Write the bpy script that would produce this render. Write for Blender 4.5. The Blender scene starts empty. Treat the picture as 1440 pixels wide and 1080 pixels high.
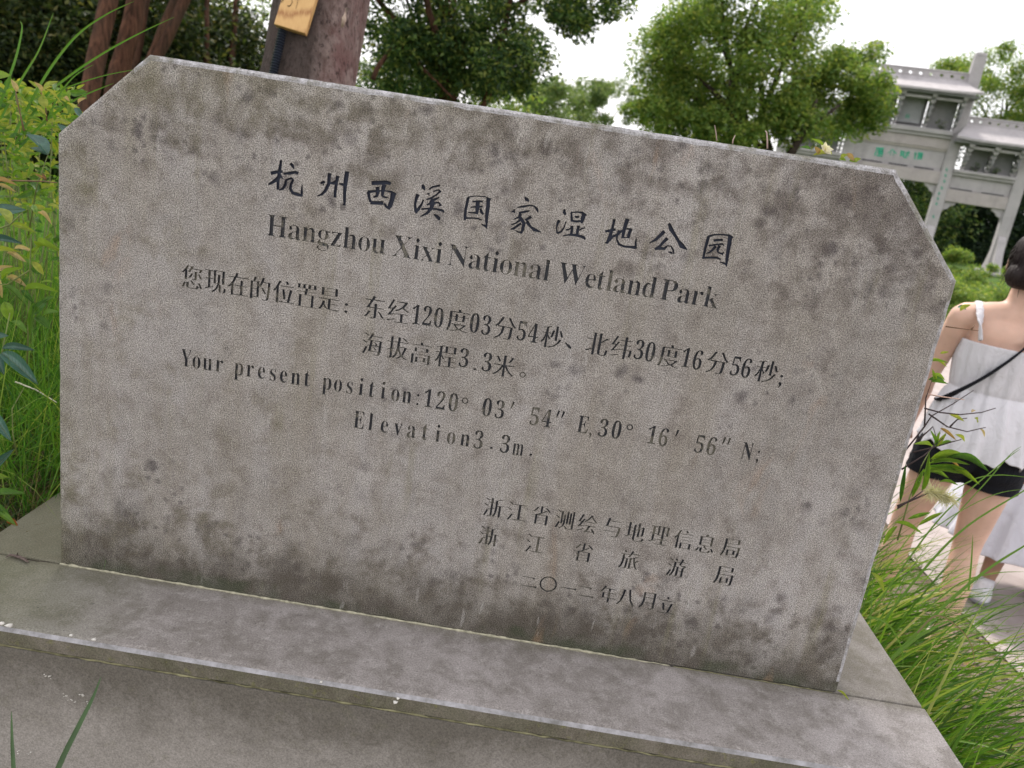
import bpy, bmesh, math, random
import numpy as np
from mathutils import Vector, Matrix, geometry, noise
random.seed(7); rng = np.random.default_rng(7)
SC = bpy.context.scene; COL = SC.collection
R = math.radians

# ------------------------------------------------------------------ camera
F_PX = 1106.0
CAM = np.array([0.0632, -1.0401, 0.7027])
CR = np.array([0.98705781, 0.05964576, 0.14885986])
CU = np.array([-0.15959027, 0.27422787, 0.94833012])
CF = np.array([-0.01574235, 0.95981324, -0.28019765])
cam = bpy.data.cameras.new('camera'); camo = bpy.data.objects.new('camera', cam); COL.objects.link(camo)
camo.matrix_world = Matrix(((CR[0], CU[0], -CF[0], CAM[0]), (CR[1], CU[1], -CF[1], CAM[1]), (CR[2], CU[2], -CF[2], CAM[2]), (0, 0, 0, 1)))
cam.sensor_width = 36; cam.lens = F_PX / 1440 * 36; cam.clip_start = 0.05; cam.clip_end = 2000
cam.dof.use_dof = True; cam.dof.focus_distance = 1.15; cam.dof.aperture_fstop = 7.2
SC.camera = camo
# ------------------------------------------------------------------ sky, sun, exposure
SUN_EL, SUN_AZ = R(52), R(-14)         # sun behind the monument, a little to the left
world = bpy.data.worlds.new('World'); SC.world = world; world.use_nodes = True
wn = world.node_tree.nodes; wl = world.node_tree.links; wn.clear()
sky = wn.new('ShaderNodeTexSky'); sky.sky_type = 'NISHITA'; sky.sun_disc = False
sky.sun_elevation = SUN_EL; sky.sun_rotation = SUN_AZ; sky.air_density = 1.0; sky.dust_density = 3.0
wm = wn.new('ShaderNodeMix'); wm.data_type = 'RGBA'; wm.inputs[0].default_value = 0.82
wm.inputs[7].default_value = (11.6, 11.4, 11.5, 1)
wb = wn.new('ShaderNodeBackground'); wb.inputs[1].default_value = 0.10
wo = wn.new('ShaderNodeOutputWorld')
wl.new(sky.outputs[0], wm.inputs[6]); wl.new(wm.outputs[2], wb.inputs[0]); wl.new(wb.outputs[0], wo.inputs[0])
sun = bpy.data.lights.new('sun', 'SUN'); sun.energy = 3.0; sun.angle = R(8); sun.color = (1.0, 0.95, 0.86)
suno = bpy.data.objects.new('sun', sun); COL.objects.link(suno)
sd = Vector((math.sin(SUN_AZ) * math.cos(SUN_EL), math.cos(SUN_AZ) * math.cos(SUN_EL), math.sin(SUN_EL)))
suno.rotation_euler = sd.to_track_quat('Z', 'Y').to_euler(); suno.location = (3, 4, 8)
SC.view_settings.view_transform = 'Standard'; SC.view_settings.look = 'None'
SC.view_settings.exposure = 0.66; SC.view_settings.gamma = 1.0; SC.view_settings.use_curve_mapping = False
SC.render.engine = 'CYCLES'
SC.cycles.max_bounces = 5; SC.cycles.transparent_max_bounces = 4

# ------------------------------------------------------------------ place helpers (photograph sight lines -> points in the place)
def ray(x, y): return CF + CR * (x - 720) / F_PX - CU * (y - 540) / F_PX
def atY(x, y, Y): d = ray(x, y); return CAM + d * (Y - CAM[1]) / d[1]
def atZ(x, y, Z): d = ray(x, y); return CAM + d * (Z - CAM[2]) / d[2]
def atD(x, y, D): return CAM + ray(x, y) * D
def V(a): return Vector((float(a[0]), float(a[1]), float(a[2])))
GROUND = -0.85

# ------------------------------------------------------------------ object helpers
def empty(name, loc, label, cat, group=None):
    o = bpy.data.objects.new(name, None); COL.objects.link(o); o.location = V(loc); o.empty_display_size = 0.1
    o['label'] = label; o['category'] = cat
    if group: o['group'] = group
    return o
def link(name, me, mat, parent=None, kind=None, label=None, cat=None, group=None):
    o = bpy.data.objects.new(name, me); COL.objects.link(o)
    if mat is not None and not me.materials: me.materials.append(mat)
    if parent is not None:
        o.parent = parent; o.matrix_parent_inverse = Matrix.Translation(parent_origin(parent)).inverted()
    if kind: o['kind'] = kind
    if label: o['label'] = label
    if cat: o['category'] = cat
    if group: o['group'] = group
    return o
def parent_origin(p):
    v = Vector((0, 0, 0)); q = p
    while q is not None: v = v + q.location; q = q.parent
    return v
def npmesh(name, verts, faces, smooth=False):
    """faces: ndarray (n,3|4) or list of lists"""
    me = bpy.data.meshes.new(name)
    verts = np.asarray(verts, dtype=np.float32).reshape(-1, 3)
    if isinstance(faces, np.ndarray):
        n, k = faces.shape
        me.vertices.add(len(verts)); me.vertices.foreach_set('co', verts.ravel())
        me.loops.add(n * k); me.loops.foreach_set('vertex_index', faces.astype(np.int32).ravel())
        me.polygons.add(n); me.polygons.foreach_set('loop_start', np.arange(0, n * k, k, dtype=np.int32))
        me.polygons.foreach_set('loop_total', np.full(n, k, dtype=np.int32))
        me.update(calc_edges=True)
    else:
        me.from_pydata([tuple(v) for v in verts.tolist()], [], faces); me.update()
    if smooth: me.polygons.foreach_set('use_smooth', [True] * len(me.polygons))
    return me
class MB:
    def __init__(s): s.v = []; s.f = []
    def add(s, vs, fs):
        b = len(s.v); s.v += [tuple(float(c) for c in v) for v in vs]; s.f += [[i + b for i in f] for f in fs]
    def box(s, c, d, ax=None, taper=1.0):
        """centre, full dims, axes; taper scales the top in x"""
        ax = ax or (Vector((1, 0, 0)), Vector((0, 1, 0)), Vector((0, 0, 1)))
        c = Vector(c); vs = []
        for k in (-.5, .5):
            t = taper if k > 0 else 1
            for i, j in ((-.5, -.5), (.5, -.5), (.5, .5), (-.5, .5)):
                vs.append(c + ax[0] * (i * d[0] * t) + ax[1] * (j * d[1] * t) + ax[2] * (k * d[2]))
        s.add(vs, [[3, 2, 1, 0], [4, 5, 6, 7], [0, 1, 5, 4], [1, 2, 6, 5], [2, 3, 7, 6], [3, 0, 4, 7]])
    def tube(s, pts, rad, n=8, flat=1.0, cap=True):
        pts = [Vector(p) for p in pts]; m = len(pts)
        if not hasattr(rad, '__len__'): rad = [rad] * m
        vs = []; up = Vector((0.12, 0.31, 0.94)).normalized()
        for i, p in enumerate(pts):
            t = (pts[min(i + 1, m - 1)] - pts[max(i - 1, 0)]).normalized()
            a = t.cross(up)
            if a.length < .05: a = t.cross(Vector((1, 0, 0)))
            a.normalize(); b = a.cross(t)
            for k in range(n):
                w = 2 * math.pi * k / n
                vs.append(p + a * (math.cos(w) * rad[i]) + b * (math.sin(w) * rad[i] * flat))
        fs = [[i * n + k, i * n + (k + 1) % n, (i + 1) * n + (k + 1) % n, (i + 1) * n + k] for i in range(m - 1) for k in range(n)]
        if cap: fs += [list(range(n))[::-1], [(m - 1) * n + k for k in range(n)]]
        s.add(vs, fs)
    def mesh(s, name, smooth=False): return npmesh(name, s.v, s.f, smooth)
    def build(s, name, mat, parent=None, smooth=False, **k): return link(name, s.mesh(name, smooth), mat, parent, **k)
def bevel(o, w, seg=2, ang=35):
    m = o.modifiers.new('bevel', 'BEVEL'); m.width = w; m.segments = seg; m.limit_method = 'ANGLE'; m.angle_limit = R(ang)
    return o

# ------------------------------------------------------------------ material helpers
class NT:
    def __init__(s, name):
        s.m = bpy.data.materials.new(name); s.m.use_nodes = True; s.t = s.m.node_tree; s.n = s.t.nodes; s.n.clear()
        s.out = s.n.new('ShaderNodeOutputMaterial')
    def node(s, ty, **k):
        n = s.n.new(ty)
        for a, b in k.items(): setattr(n, a, b)
        return n
    def L(s, a, b): s.t.links.new(a, b)
    def pos(s): return s.node('ShaderNodeNewGeometry').outputs['Position']
    def obj(s): return s.node('ShaderNodeTexCoord').outputs['Object']
    def noise(s, vec, scale, det=4, rough=.55, dist=0, mapping=None):
        n = s.node('ShaderNodeTexNoise'); n.inputs['Scale'].default_value = scale; n.inputs['Detail'].default_value = det
        n.inputs['Roughness'].default_value = rough; n.inputs['Distortion'].default_value = dist
        if mapping:
            mp = s.node('ShaderNodeMapping'); mp.inputs['Scale'].default_value = mapping; s.L(vec, mp.inputs[0]); vec = mp.outputs[0]
        s.L(vec, n.inputs['Vector']); return n.outputs['Fac']
    def ramp(s, fac, stops):
        r = s.node('ShaderNodeValToRGB'); e = r.color_ramp.elements
        while len(e) < len(stops): e.new(.5)
        for i, (p, c) in enumerate(stops):
            e[i].position = p; e[i].color = tuple(c) + (1,) if hasattr(c, '__len__') else (c, c, c, 1)
        s.L(fac, r.inputs[0]); return r.outputs[0]
    def mix(s, fac, a, b, blend='MIX'):
        m = s.node('ShaderNodeMix', data_type='RGBA', blend_type=blend)
        for sock, v in ((m.inputs[0], fac), (m.inputs[6], a), (m.inputs[7], b)):
            if isinstance(v, bpy.types.NodeSocket): s.L(v, sock)
            elif hasattr(v, '__len__'): sock.default_value = tuple(v) + (1,)
            else: sock.default_value = v
        return m.outputs[2]
    def math(s, op, a, b=0.0, clamp=False):
        m = s.node('ShaderNodeMath', operation=op, use_clamp=clamp)
        for sock, v in ((m.inputs[0], a), (m.inputs[1], b)):
            if isinstance(v, bpy.types.NodeSocket): s.L(v, sock)
            else: sock.default_value = v
        return m.outputs[0]
    def maprange(s, v, a, b, c=0., d=1.):
        m = s.node('ShaderNodeMapRange'); s.L(v, m.inputs[0])
        for i, x in enumerate((a, b, c, d)): m.inputs[i + 1].default_value = x
        return m.outputs[0]
    def sep(s, v): n = s.node('ShaderNodeSeparateXYZ'); s.L(v, n.inputs[0]); return n.outputs
    def bump(s, h, strength, dist, normal=None):
        b = s.node('ShaderNodeBump'); b.inputs['Strength'].default_value = strength; b.inputs['Distance'].default_value = dist
        s.L(h, b.inputs['Height'])
        if normal is not None: s.L(normal, b.inputs['Normal'])
        return b.outputs[0]
    def bsdf(s, col, rough=.8, normal=None, spec=.3, trans=0.0, tcol=None, sub=0.0):
        p = s.node('ShaderNodeBsdfPrincipled')
        if isinstance(col, bpy.types.NodeSocket): s.L(col, p.inputs['Base Color'])
        else: p.inputs['Base Color'].default_value = tuple(col) + (1,)
        if isinstance(rough, bpy.types.NodeSocket): s.L(rough, p.inputs['Roughness'])
        else: p.inputs['Roughness'].default_value = rough
        p.inputs['Specular IOR Level'].default_value = spec
        if sub: p.inputs['Subsurface Weight'].default_value = sub; p.inputs['Subsurface Radius'].default_value = (.02, .008, .004)
        if normal is not None: s.L(normal, p.inputs['Normal'])
        sh = p.outputs[0]
        if trans:
            t = s.node('ShaderNodeBsdfTranslucent'); tc = tcol if tcol is not None else col
            if isinstance(tc, bpy.types.NodeSocket): s.L(tc, t.inputs[0])
            else: t.inputs[0].default_value = tuple(tc) + (1,)
            mx = s.node('ShaderNodeMixShader'); mx.inputs[0].default_value = trans
            s.L(sh, mx.inputs[1]); s.L(t.outputs[0], mx.inputs[2]); sh = mx.outputs[0]
        s.L(sh, s.out.inputs['Surface']); return s.m

def leaf_mat(name, stops, trans=.35, rough=.45, spec=.4, tint=(1.25, 1.25, .7), big=None):
    t = NT(name); g = t.node('ShaderNodeNewGeometry')
    col = t.ramp(g.outputs['Random Per Island'], stops)
    nz = t.noise(t.pos(), big or 1.2, 3)
    col = t.mix(t.maprange(nz, .3, .7, .0, .45), col, t.mix(1.0, col, (.55, .62, .6), 'MULTIPLY'))
    return t.bsdf(col, rough, None, spec, trans, t.mix(1.0, col, tint, 'MULTIPLY'))
def plain(name, col, rough=.7, spec=.3, var=.25, scale=30, bump=0, bd=.002, trans=0, sub=0):
    t = NT(name); n = t.noise(t.pos(), scale, 4)
    c = t.mix(t.maprange(n, .3, .7), tuple(x * (1 - var) for x in col), tuple(min(1, x * (1 + var)) for x in col))
    return t.bsdf(c, rough, t.bump(n, bump, bd) if bump else None, spec, trans, None, sub)
#MATS
def carved_stone():
    t = NT('weathered_limestone'); P = t.pos(); x, y, z = t.sep(P)
    big = t.noise(P, 3.2, 7, .66, .3); med = t.noise(P, 15, 6, .68, .15); blot = t.noise(P, 30, 5, .62, .1)
    fine = t.noise(P, 640, 2, .8); grain = t.noise(P, 1300, 1, .6)
    streak = t.noise(P, 1.0, 6, .68, 0, (11, 11, 1.5))
    def spots(scale, r0, r1, thr):
        w = t.node('ShaderNodeTexNoise'); w.inputs['Scale'].default_value = scale * 1.6; w.inputs['Detail'].default_value = 4; t.L(P, w.inputs['Vector'])
        mv = t.node('ShaderNodeVectorMath', operation='MULTIPLY_ADD'); t.L(w.outputs['Color'], mv.inputs[0]); mv.inputs[1].default_value = (.9 / scale,) * 3; t.L(P, mv.inputs[2])
        vr = t.node('ShaderNodeTexVoronoi'); vr.inputs['Scale'].default_value = scale; t.L(mv.outputs[0], vr.inputs['Vector'])
        c = t.sep(vr.outputs['Color'])
        return t.math('MULTIPLY', t.maprange(vr.outputs['Distance'], r1, r0), t.maprange(c[0], thr, thr + .25))
    col = t.mix(t.maprange(big, .36, .64), (.264, .246, .230), (.380, .358, .350))
    col = t.mix(t.maprange(streak, .42, .66, 0, .5), col, (.235, .205, .160))
    col = t.mix(t.maprange(t.math('ADD', t.math('MULTIPLY', t.noise(P, 30, 6, .72, .2), .6), t.math('MULTIPLY', med, .4)), .47, .60, 0, .48), col, (.185, .160, .145))
    col = t.mix(t.maprange(t.noise(P, 45, 5, .7), .48, .62, 0, .28), col, (.45, .42, .39))
    # dark lichen spots and smears, thick along the top and at the top right corner, again near the foot
    top = t.maprange(z, .42, .70); right = t.maprange(x, .28, .46)
    tr = t.math('MULTIPLY', t.maprange(z, .45, .66), right); low = t.maprange(z, .30, .02)
    dens = t.math('SUBTRACT', t.math('ADD', t.math('MULTIPLY', t.maprange(z, .54, .70), .150), t.math('ADD', t.math('MULTIPLY', tr, .10), t.math('MULTIPLY', t.maprange(z, .24, .01), .155))), .045)
    sp_ = t.math('MAXIMUM', spots(34, .16, .44, .30), t.math('MULTIPLY', spots(75, .16, .44, .35), .85))
    msk = t.maprange(t.math('ADD', t.noise(P, 6, 4, .6), dens), .50, .60)
    col = t.mix(t.math('MULTIPLY', t.math('MULTIPLY', sp_, msk), .80), col, (.100, .088, .090))
    sm = t.maprange(t.math('ADD', t.math('ADD', t.math('MULTIPLY', med, .6), t.math('MULTIPLY', blot, .4)), dens), .55, .70)
    col = t.mix(t.math('MULTIPLY', sm, .62), col, (.112, .095, .084))
    # algae: yellow green along the top left, olive and dark green at the foot
    algae = t.math('MULTIPLY', t.maprange(t.math('ADD', med, t.math('MULTIPLY', t.maprange(z, .66, .75), .25)), .52, .75), t.maprange(x, .2, -.5))
    col = t.mix(t.math('MULTIPLY', algae, .20), col, (.26, .25, .12))
    foot = t.maprange(t.math('ADD', t.math('MULTIPLY', t.maprange(z, .15, .0), .75), t.math('MULTIPLY', med, .75)), .52, .95)
    col = t.mix(t.math('MULTIPLY', foot, .50), col, (.115, .100, .068))
    dk = t.maprange(t.math('ADD', t.maprange(z, .16, .0, 0, .34), t.noise(P, 11, 6, .72, .3)), .60, .84); col = t.mix(t.math('MULTIPLY', dk, .62), col, (.075, .064, .055))
    foot2 = t.math('MULTIPLY', t.maprange(t.math('ADD', t.math('MULTIPLY', t.maprange(z, .050, .003), .6), t.math('MULTIPLY', blot, .7)), .62, .85), t.maprange(t.noise(P, 7, 3), .45, .55))
    col = t.mix(t.math('MULTIPLY', foot2, .6), col, (.05, .062, .035))
    side = t.maprange(t.math('ADD', t.maprange(x, -.50, -.6, 0, .5), t.math('MULTIPLY', streak, .8)), .62, .95)
    col = t.mix(t.math('MULTIPLY', side, .35), col, (.17, .165, .10))
    # mortar coloured flecks, rusty streaks
    rust = t.maprange(t.noise(P, 5, 4, .6, .8, (2.2, 1, .8)), .66, .76)
    col = t.mix(t.math('MULTIPLY', rust, .38), col, (.30, .185, .11))
    dr = t.noise(P, 1, 5, .7, 0, (34, 1, 2.2)); col = t.mix(t.math('MULTIPLY', t.maprange(dr, .54, .70), t.maprange(t.noise(P, 4, 3), .45, .62, 0, .5)), col, (.20, .185, .115))
    sc = t.noise(P, 1, 3, .6, .2, (60, 1, 12)); mpx = t.maprange(sc, .66, .70, 0, .28); col = t.mix(mpx, col, (.46, .44, .42))
    # salt and pepper of the bush hammered surface
    col = t.mix(1.0, col, t.ramp(fine, [(.32, .22), (.5, 1.0), (.68, 1.95)]), 'MULTIPLY')
    col = t.mix(.6, col, t.ramp(grain, [(.34, .62), (.5, 1.0), (.66, 1.38)]), 'MULTIPLY')
    n1 = t.bump(fine, .8, .0014); n2 = t.bump(t.noise(P, 160, 3), .4, .0016, n1)
    return t.bsdf(col, .92, n2, .15)
def ledge_stone(name='sawn_ledge_stone', seed=0., dark=1.0):
    t = NT(name); P = t.pos(); x, y, z = t.sep(P)
    big = t.noise(P, 4.5, 6, .65, .5); med = t.noise(P, 22, 5, .65, .4); fine = t.noise(P, 420, 3, .75); sp = t.noise(P, 130, 3, .6)
    col = t.mix(t.maprange(big, .33, .67), (.215 * dark, .195 * dark, .182 * dark), (.315 * dark, .288 * dark, .280 * dark))
    col = t.mix(t.maprange(med, .44, .64, 0, .7), col, (.150, .134, .118)); col = t.mix(t.maprange(t.noise(P, 60, 5, .7, .4), .5, .66, 0, .4), col, (.40, .375, .36))
    # lighter, bluer and cleaner to the right, green algae to the left
    gr = t.math('ADD', t.maprange(x, -.30, -.66, 0, .66), t.math('MULTIPLY', big, .55))
    col = t.mix(t.maprange(gr, .42, .9, 0, .72), col, (.095, .100, .050))
    # darker brown against the slab's foot and on top of the back stone
    seam = t.math('ADD', t.maprange(y, -.035, -.002, 0, .5), t.math('MULTIPLY', med, .6))
    col = t.mix(t.maprange(seam, .48, .85, 0, .55), col, (.14, .128, .095))
    col = t.mix(t.maprange(sp, .66, .72, 0, .8), col, (.09, .082, .08))
    col = t.mix(.75, col, t.ramp(fine, [(.33, .55), (.5, 1.0), (.67, 1.42)]), 'MULTIPLY')
    n1 = t.bump(fine, .35, .0008); n2 = t.bump(med, .3, .002, n1)
    return t.bsdf(col, .85, n2, .25)
def fascia_stone():
    t = NT('mossy_fascia_stone'); P = t.pos(); x, y, z = t.sep(P)
    big = t.noise(P, 7, 6, .7, .6); med = t.noise(P, 38, 5, .7, .4); fine = t.noise(P, 430, 3, .75)
    col = t.mix(t.maprange(big, .35, .65), (.10, .098, .062), (.20, .178, .15))
    col = t.mix(t.maprange(med, .45, .7, 0, .6), col, (.085, .072, .055))
    col = t.mix(t.maprange(t.noise(P, 90, 3), .60, .72, 0, .5), col, (.17, .17, .06))
    col = t.mix(.75, col, t.ramp(fine, [(.33, .55), (.5, 1.0), (.67, 1.42)]), 'MULTIPLY')
    return t.bsdf(col, .9, t.bump(med, .5, .003, t.bump(fine, .4, .001)), .2)
def plinth_stone():
    t = NT('plinth_stone'); P = t.pos(); x, y, z = t.sep(P)
    big = t.noise(P, 5, 6, .65, .6); med = t.noise(P, 30, 5, .7, .8, (1, 1, 1.3)); fine = t.noise(P, 400, 3, .75)
    scr = t.noise(P, 8, 5, .7, 1.2, (6, 1, 5))
    clean = (.315, .292, .272)
    col = t.mix(t.maprange(big, .33, .67), clean, (.27, .25, .228))
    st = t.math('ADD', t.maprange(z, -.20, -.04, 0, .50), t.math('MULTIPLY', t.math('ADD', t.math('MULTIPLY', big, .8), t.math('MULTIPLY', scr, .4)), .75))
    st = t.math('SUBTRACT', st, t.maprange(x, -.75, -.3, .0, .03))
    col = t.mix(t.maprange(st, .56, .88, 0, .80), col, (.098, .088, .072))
    col = t.mix(t.maprange(med, .55, .75, 0, .45), col, (.15, .142, .10))
    col = t.mix(.7, col, t.ramp(fine, [(.33, .6), (.5, 1.0), (.67, 1.38)]), 'MULTIPLY')
    return t.bsdf(col, .88, t.bump(med, .25, .002, t.bump(fine, .3, .0008)), .22)
def carved_paint(name, wear, base=(.014, .017, .030)):
    if wear > .2: base = (.028, .030, .036)
    t = NT(name); P = t.pos()
    w = t.noise(P, 70, 4, .65, .5); f = t.noise(P, 500, 2, .7)
    v = t.math('ADD', w, t.math('MULTIPLY', f, .25))
    v = t.math('ADD', v, t.math('MULTIPLY', t.math('SUBTRACT', t.noise(P, 16, 2), .5), 0 if wear < .2 else .9))
    m = t.maprange(v, .98 - wear, 1.10 - wear)
    stone = t.mix(f, (.15, .14, .115), (.30, .28, .23))
    g = t.node('ShaderNodeNewGeometry'); nz = t.sep(g.outputs['True Normal'])[2]        # lit lower edges put into the colour: upward walls of the cuts paler
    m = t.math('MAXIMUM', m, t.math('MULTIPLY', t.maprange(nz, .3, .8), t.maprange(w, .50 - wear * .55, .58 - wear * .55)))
    col = t.mix(m, t.mix(f, base, tuple(c * 2.2 for c in base)), stone)
    return t.bsdf(col, .6, t.bump(f, .4, .0008), .35)
M = {}
M['slab'] = carved_stone(); M['ledge'] = ledge_stone(); M['fascia'] = fascia_stone(); M['plinth'] = plinth_stone()
M['edge'] = None

# ------------------------------------------------------------------ glyph outlines for the inscription
def bez(p0, p1, p2, p3, n):
    t = np.linspace(0, 1, n, endpoint=False)[:, None]
    return (1 - t) ** 3 * p0 + 3 * (1 - t) ** 2 * t * p1 + 3 * (1 - t) * t * t * p2 + t ** 3 * p3
_gc = {}
def glyph(ch, res=3):
    if (ch, res) in _gc: return _gc[(ch, res)]
    c = bpy.data.curves.new('glyph', 'FONT'); c.body = ch
    o = bpy.data.objects.new('glyph', c); COL.objects.link(o); bpy.context.view_layer.update()
    cc = o.to_curve(bpy.context.evaluated_depsgraph_get()); loops = []
    for s in cc.splines:
        b = s.bezier_points
        if len(b) < 2: continue
        pts = []
        for i in range(len(b)):
            a, d = b[i], b[(i + 1) % len(b)]
            p0, p1, p2, p3 = [np.array(v[:2]) for v in (a.co, a.handle_right, d.handle_left, d.co)]
            ch_ = p3 - p0; L = np.hypot(*ch_) + 1e-9
            dev = max(abs(np.cross(ch_, p1 - p0)), abs(np.cross(ch_, p2 - p0))) / L
            pts.append(bez(p0, p1, p2, p3, 1 if dev < .004 else res))
        q = np.concatenate(pts); keep = [0]
        for i in range(1, len(q)):
            if np.hypot(*(q[i] - q[keep[-1]])) > 1e-4: keep.append(i)
        q = q[keep]
        if np.hypot(*(q[0] - q[-1])) < 1e-4: q = q[:-1]
        if len(q) > 2: loops.append(q)
    o.to_curve_clear(); bpy.data.objects.remove(o); bpy.data.curves.remove(c)
    _gc[(ch, res)] = loops; return loops
def area(l): x, y = l[:, 0], l[:, 1]; return .5 * np.sum(x * np.roll(y, -1) - y * np.roll(x, -1))
def winding(pt, loops):
    w = np.zeros(len(pt), int)
    for l in loops:
        a = l; b = np.roll(l, -1, 0)
        for i in range(len(a)):
            up = (a[i, 1] <= pt[:, 1]) & (b[i, 1] > pt[:, 1]); dn = (a[i, 1] > pt[:, 1]) & (b[i, 1] <= pt[:, 1])
            if not (up.any() or dn.any()): continue
            cr = (b[i, 0] - a[i, 0]) * (pt[:, 1] - a[i, 1]) - (pt[:, 0] - a[i, 0]) * (b[i, 1] - a[i, 1])
            w += (up & (cr > 0)).astype(int) - (dn & (cr < 0)).astype(int)
    return w
def contrast(loops, dy, dx):
    """give even strokes the thin horizontals and firm verticals of carved Song letters"""
    tot = sum(area(l) for l in loops); sg = 1 if tot > 0 else -1; out = []
    for l in loops:
        e1 = l - np.roll(l, 1, 0); e2 = np.roll(l, -1, 0) - l
        n1 = np.stack([e1[:, 1], -e1[:, 0]], 1); n2 = np.stack([e2[:, 1], -e2[:, 0]], 1)
        n1 /= np.hypot(n1[:, 0], n1[:, 1])[:, None] + 1e-9; n2 /= np.hypot(n2[:, 0], n2[:, 1])[:, None] + 1e-9
        n = (n1 + n2); n = np.clip(n, -1, 1) * sg
        o = l.copy(); o[:, 1] -= np.clip(n[:, 1], -1, 1) * dy; o[:, 0] += np.clip(n[:, 0], -1, 1) * dx
        out.append(o)
    return out
def mathbold(ch):
    if 'A' <= ch <= 'Z': return chr(0x1D400 + ord(ch) - 65)
    if 'a' <= ch <= 'z': return chr(0x1D41A + ord(ch) - 97)
    if '0' <= ch <= '9': return chr(0x1D7CE + ord(ch) - 48)
    return ch
def slabxz(p): q = atY(p[0], p[1], 0.0); return np.array([q[0], q[2]])
def scale_at(p): a = slabxz(p); b = slabxz((p[0], p[1] - 10)); return abs(b[1] - a[1]) / 10   # metres per photo pixel, upright
LINES = {}        # line name -> list of glyph loop sets in slab coordinates
def put(line, loops, bbox_from, centre, size, wx=None):
    """bbox_from: (x0,y0,x1,y1) in glyph units; size in metres (height), wx width in metres"""
    x0, y0, x1, y1 = bbox_from; sy = size / (y1 - y0); sx = sy if wx is None else wx / (x1 - x0)
    LINES.setdefault(line, []).append([np.stack([(l[:, 0] - (x0 + x1) / 2) * sx + centre[0], (l[:, 1] - (y0 + y1) / 2) * sy + centre[1]], 1) for l in loops])
def cjk(line, ch, px, h, dy=.021, dx=.017):
    L = contrast(glyph(ch), dy, dx); s = scale_at(px)
    A = np.concatenate(L); bb = (A[:, 0].min(), A[:, 1].min(), A[:, 0].max(), A[:, 1].max())
    k = bb[3] - bb[1]; w = bb[2] - bb[0]; em = .80                      # usual ink height of one character in these units
    put(line, L, bb, slabxz(px), h * s * min(1.0, k / em) if k > .45 * em else h * s * k / em, h * s * .80 * (w / em))
def latin(line, ch, px, cap, wpx, dy=.008, dx=-.003):
    """px: photo point at mid cap height over the baseline; cap: cap height in px; wpx: em advance used for width"""
    L = contrast(glyph(mathbold(ch), 4), dy, dx); s = scale_at(px); A = np.concatenate(L)
    CAP = .68; sc = cap * s / CAP; c = slabxz(px)
    x0, x1 = A[:, 0].min(), A[:, 0].max(); w = x1 - x0
    sx = wpx * s / .55
    LINES.setdefault(line, []).append([np.stack([(l[:, 0] - (x0 + x1) / 2) * min(sx, 1.05 * wpx * s / max(w, .3)) + c[0], (l[:, 1] - CAP / 2) * sc + c[1]], 1) for l in L])
def word(line, text, pa, pb, cap, dy=.006, dx=-.016):
    """a word set between two baseline points"""
    a, b = slabxz(pa), slabxz(pb); s = scale_at(pa); x = 0; items = []
    for ch in text:
        L = contrast(glyph(mathbold(ch), 4), dy, dx); A = np.concatenate(L); w = A[:, 0].max() - A[:, 0].min()
        items.append((L, A[:, 0].min(), x)); x += w + .055
    x -= .055; sc = cap * s / .68; sx = (b[0] - a[0]) / x
    for L, m, off in items:
        t0 = off / x; base = a + (b - a) * t0
        slope = (b[1] - a[1]) / (b[0] - a[0])
        LINES.setdefault(line, []).append([np.stack([(l[:, 0] - m) * sx + base[0], l[:, 1] * sc + base[1] + (l[:, 0] - m) * sx * slope], 1) for l in L])
def stroke(pts):
    """brush stroke outline from (x, y, width)"""
    p = np.array([q[:2] for q in pts], float); w = np.array([q[2] for q in pts], float) / 2
    t = np.gradient(p, axis=0) if len(p) > 2 else np.repeat((p[1] - p[0])[None], 2, 0)
    t /= np.hypot(t[:, 0], t[:, 1])[:, None] + 1e-9; n = np.stack([-t[:, 1], t[:, 0]], 1)
    a = p + n * w[:, None]; b = p - n * w[:, None]
    return np.concatenate([a, b[::-1]])
def brush(line, ox, oy, strokes, k=70 / 1080, grow=9):
    Ls = []
    for s in strokes:
        q = []                                   # denser path through the traced points
        for i in range(len(s) - 1):
            for f in (0, .5): q.append(tuple(s[i][j] * (1 - f) + s[i + 1][j] * f for j in range(3)))
        q.append(s[-1]); q = [(a, b, w + grow) for a, b, w in q]
        l = stroke(q); l = np.array([slabxz((ox + a * k, oy + b * k)) for a, b in l])
        if area(l) < 0: l = l[::-1]
        Ls.append(l)
    LINES.setdefault(line, []).append(Ls)
T = 'title'
brush(T, 370, 215, [[(392, 150, 40), (372, 290, 58), (350, 440, 70), (325, 620, 58), (318, 800, 46)], [(165, 440, 70), (290, 415, 66), (425, 405, 46)], [(385, 480, 60), (290, 580, 80), (200, 640, 62), (112, 688, 26)], [(360, 480, 60), (432, 575, 14)],
  [(590, 225, 52), (630, 270, 62), (668, 345, 26)], [(440, 452, 34), (580, 440, 62), (700, 420, 56), (765, 445, 66)], [(500, 580, 40), (478, 700, 52), (430, 775, 52), (340, 812, 18)], [(490, 590, 30), (610, 550, 40), (650, 590, 44), (605, 680, 50), (590, 780, 56), (640, 870, 66), (760, 905, 70), (835, 930, 40)], [(840, 950, 30), (838, 850, 50), (845, 690, 10)]])
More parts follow.
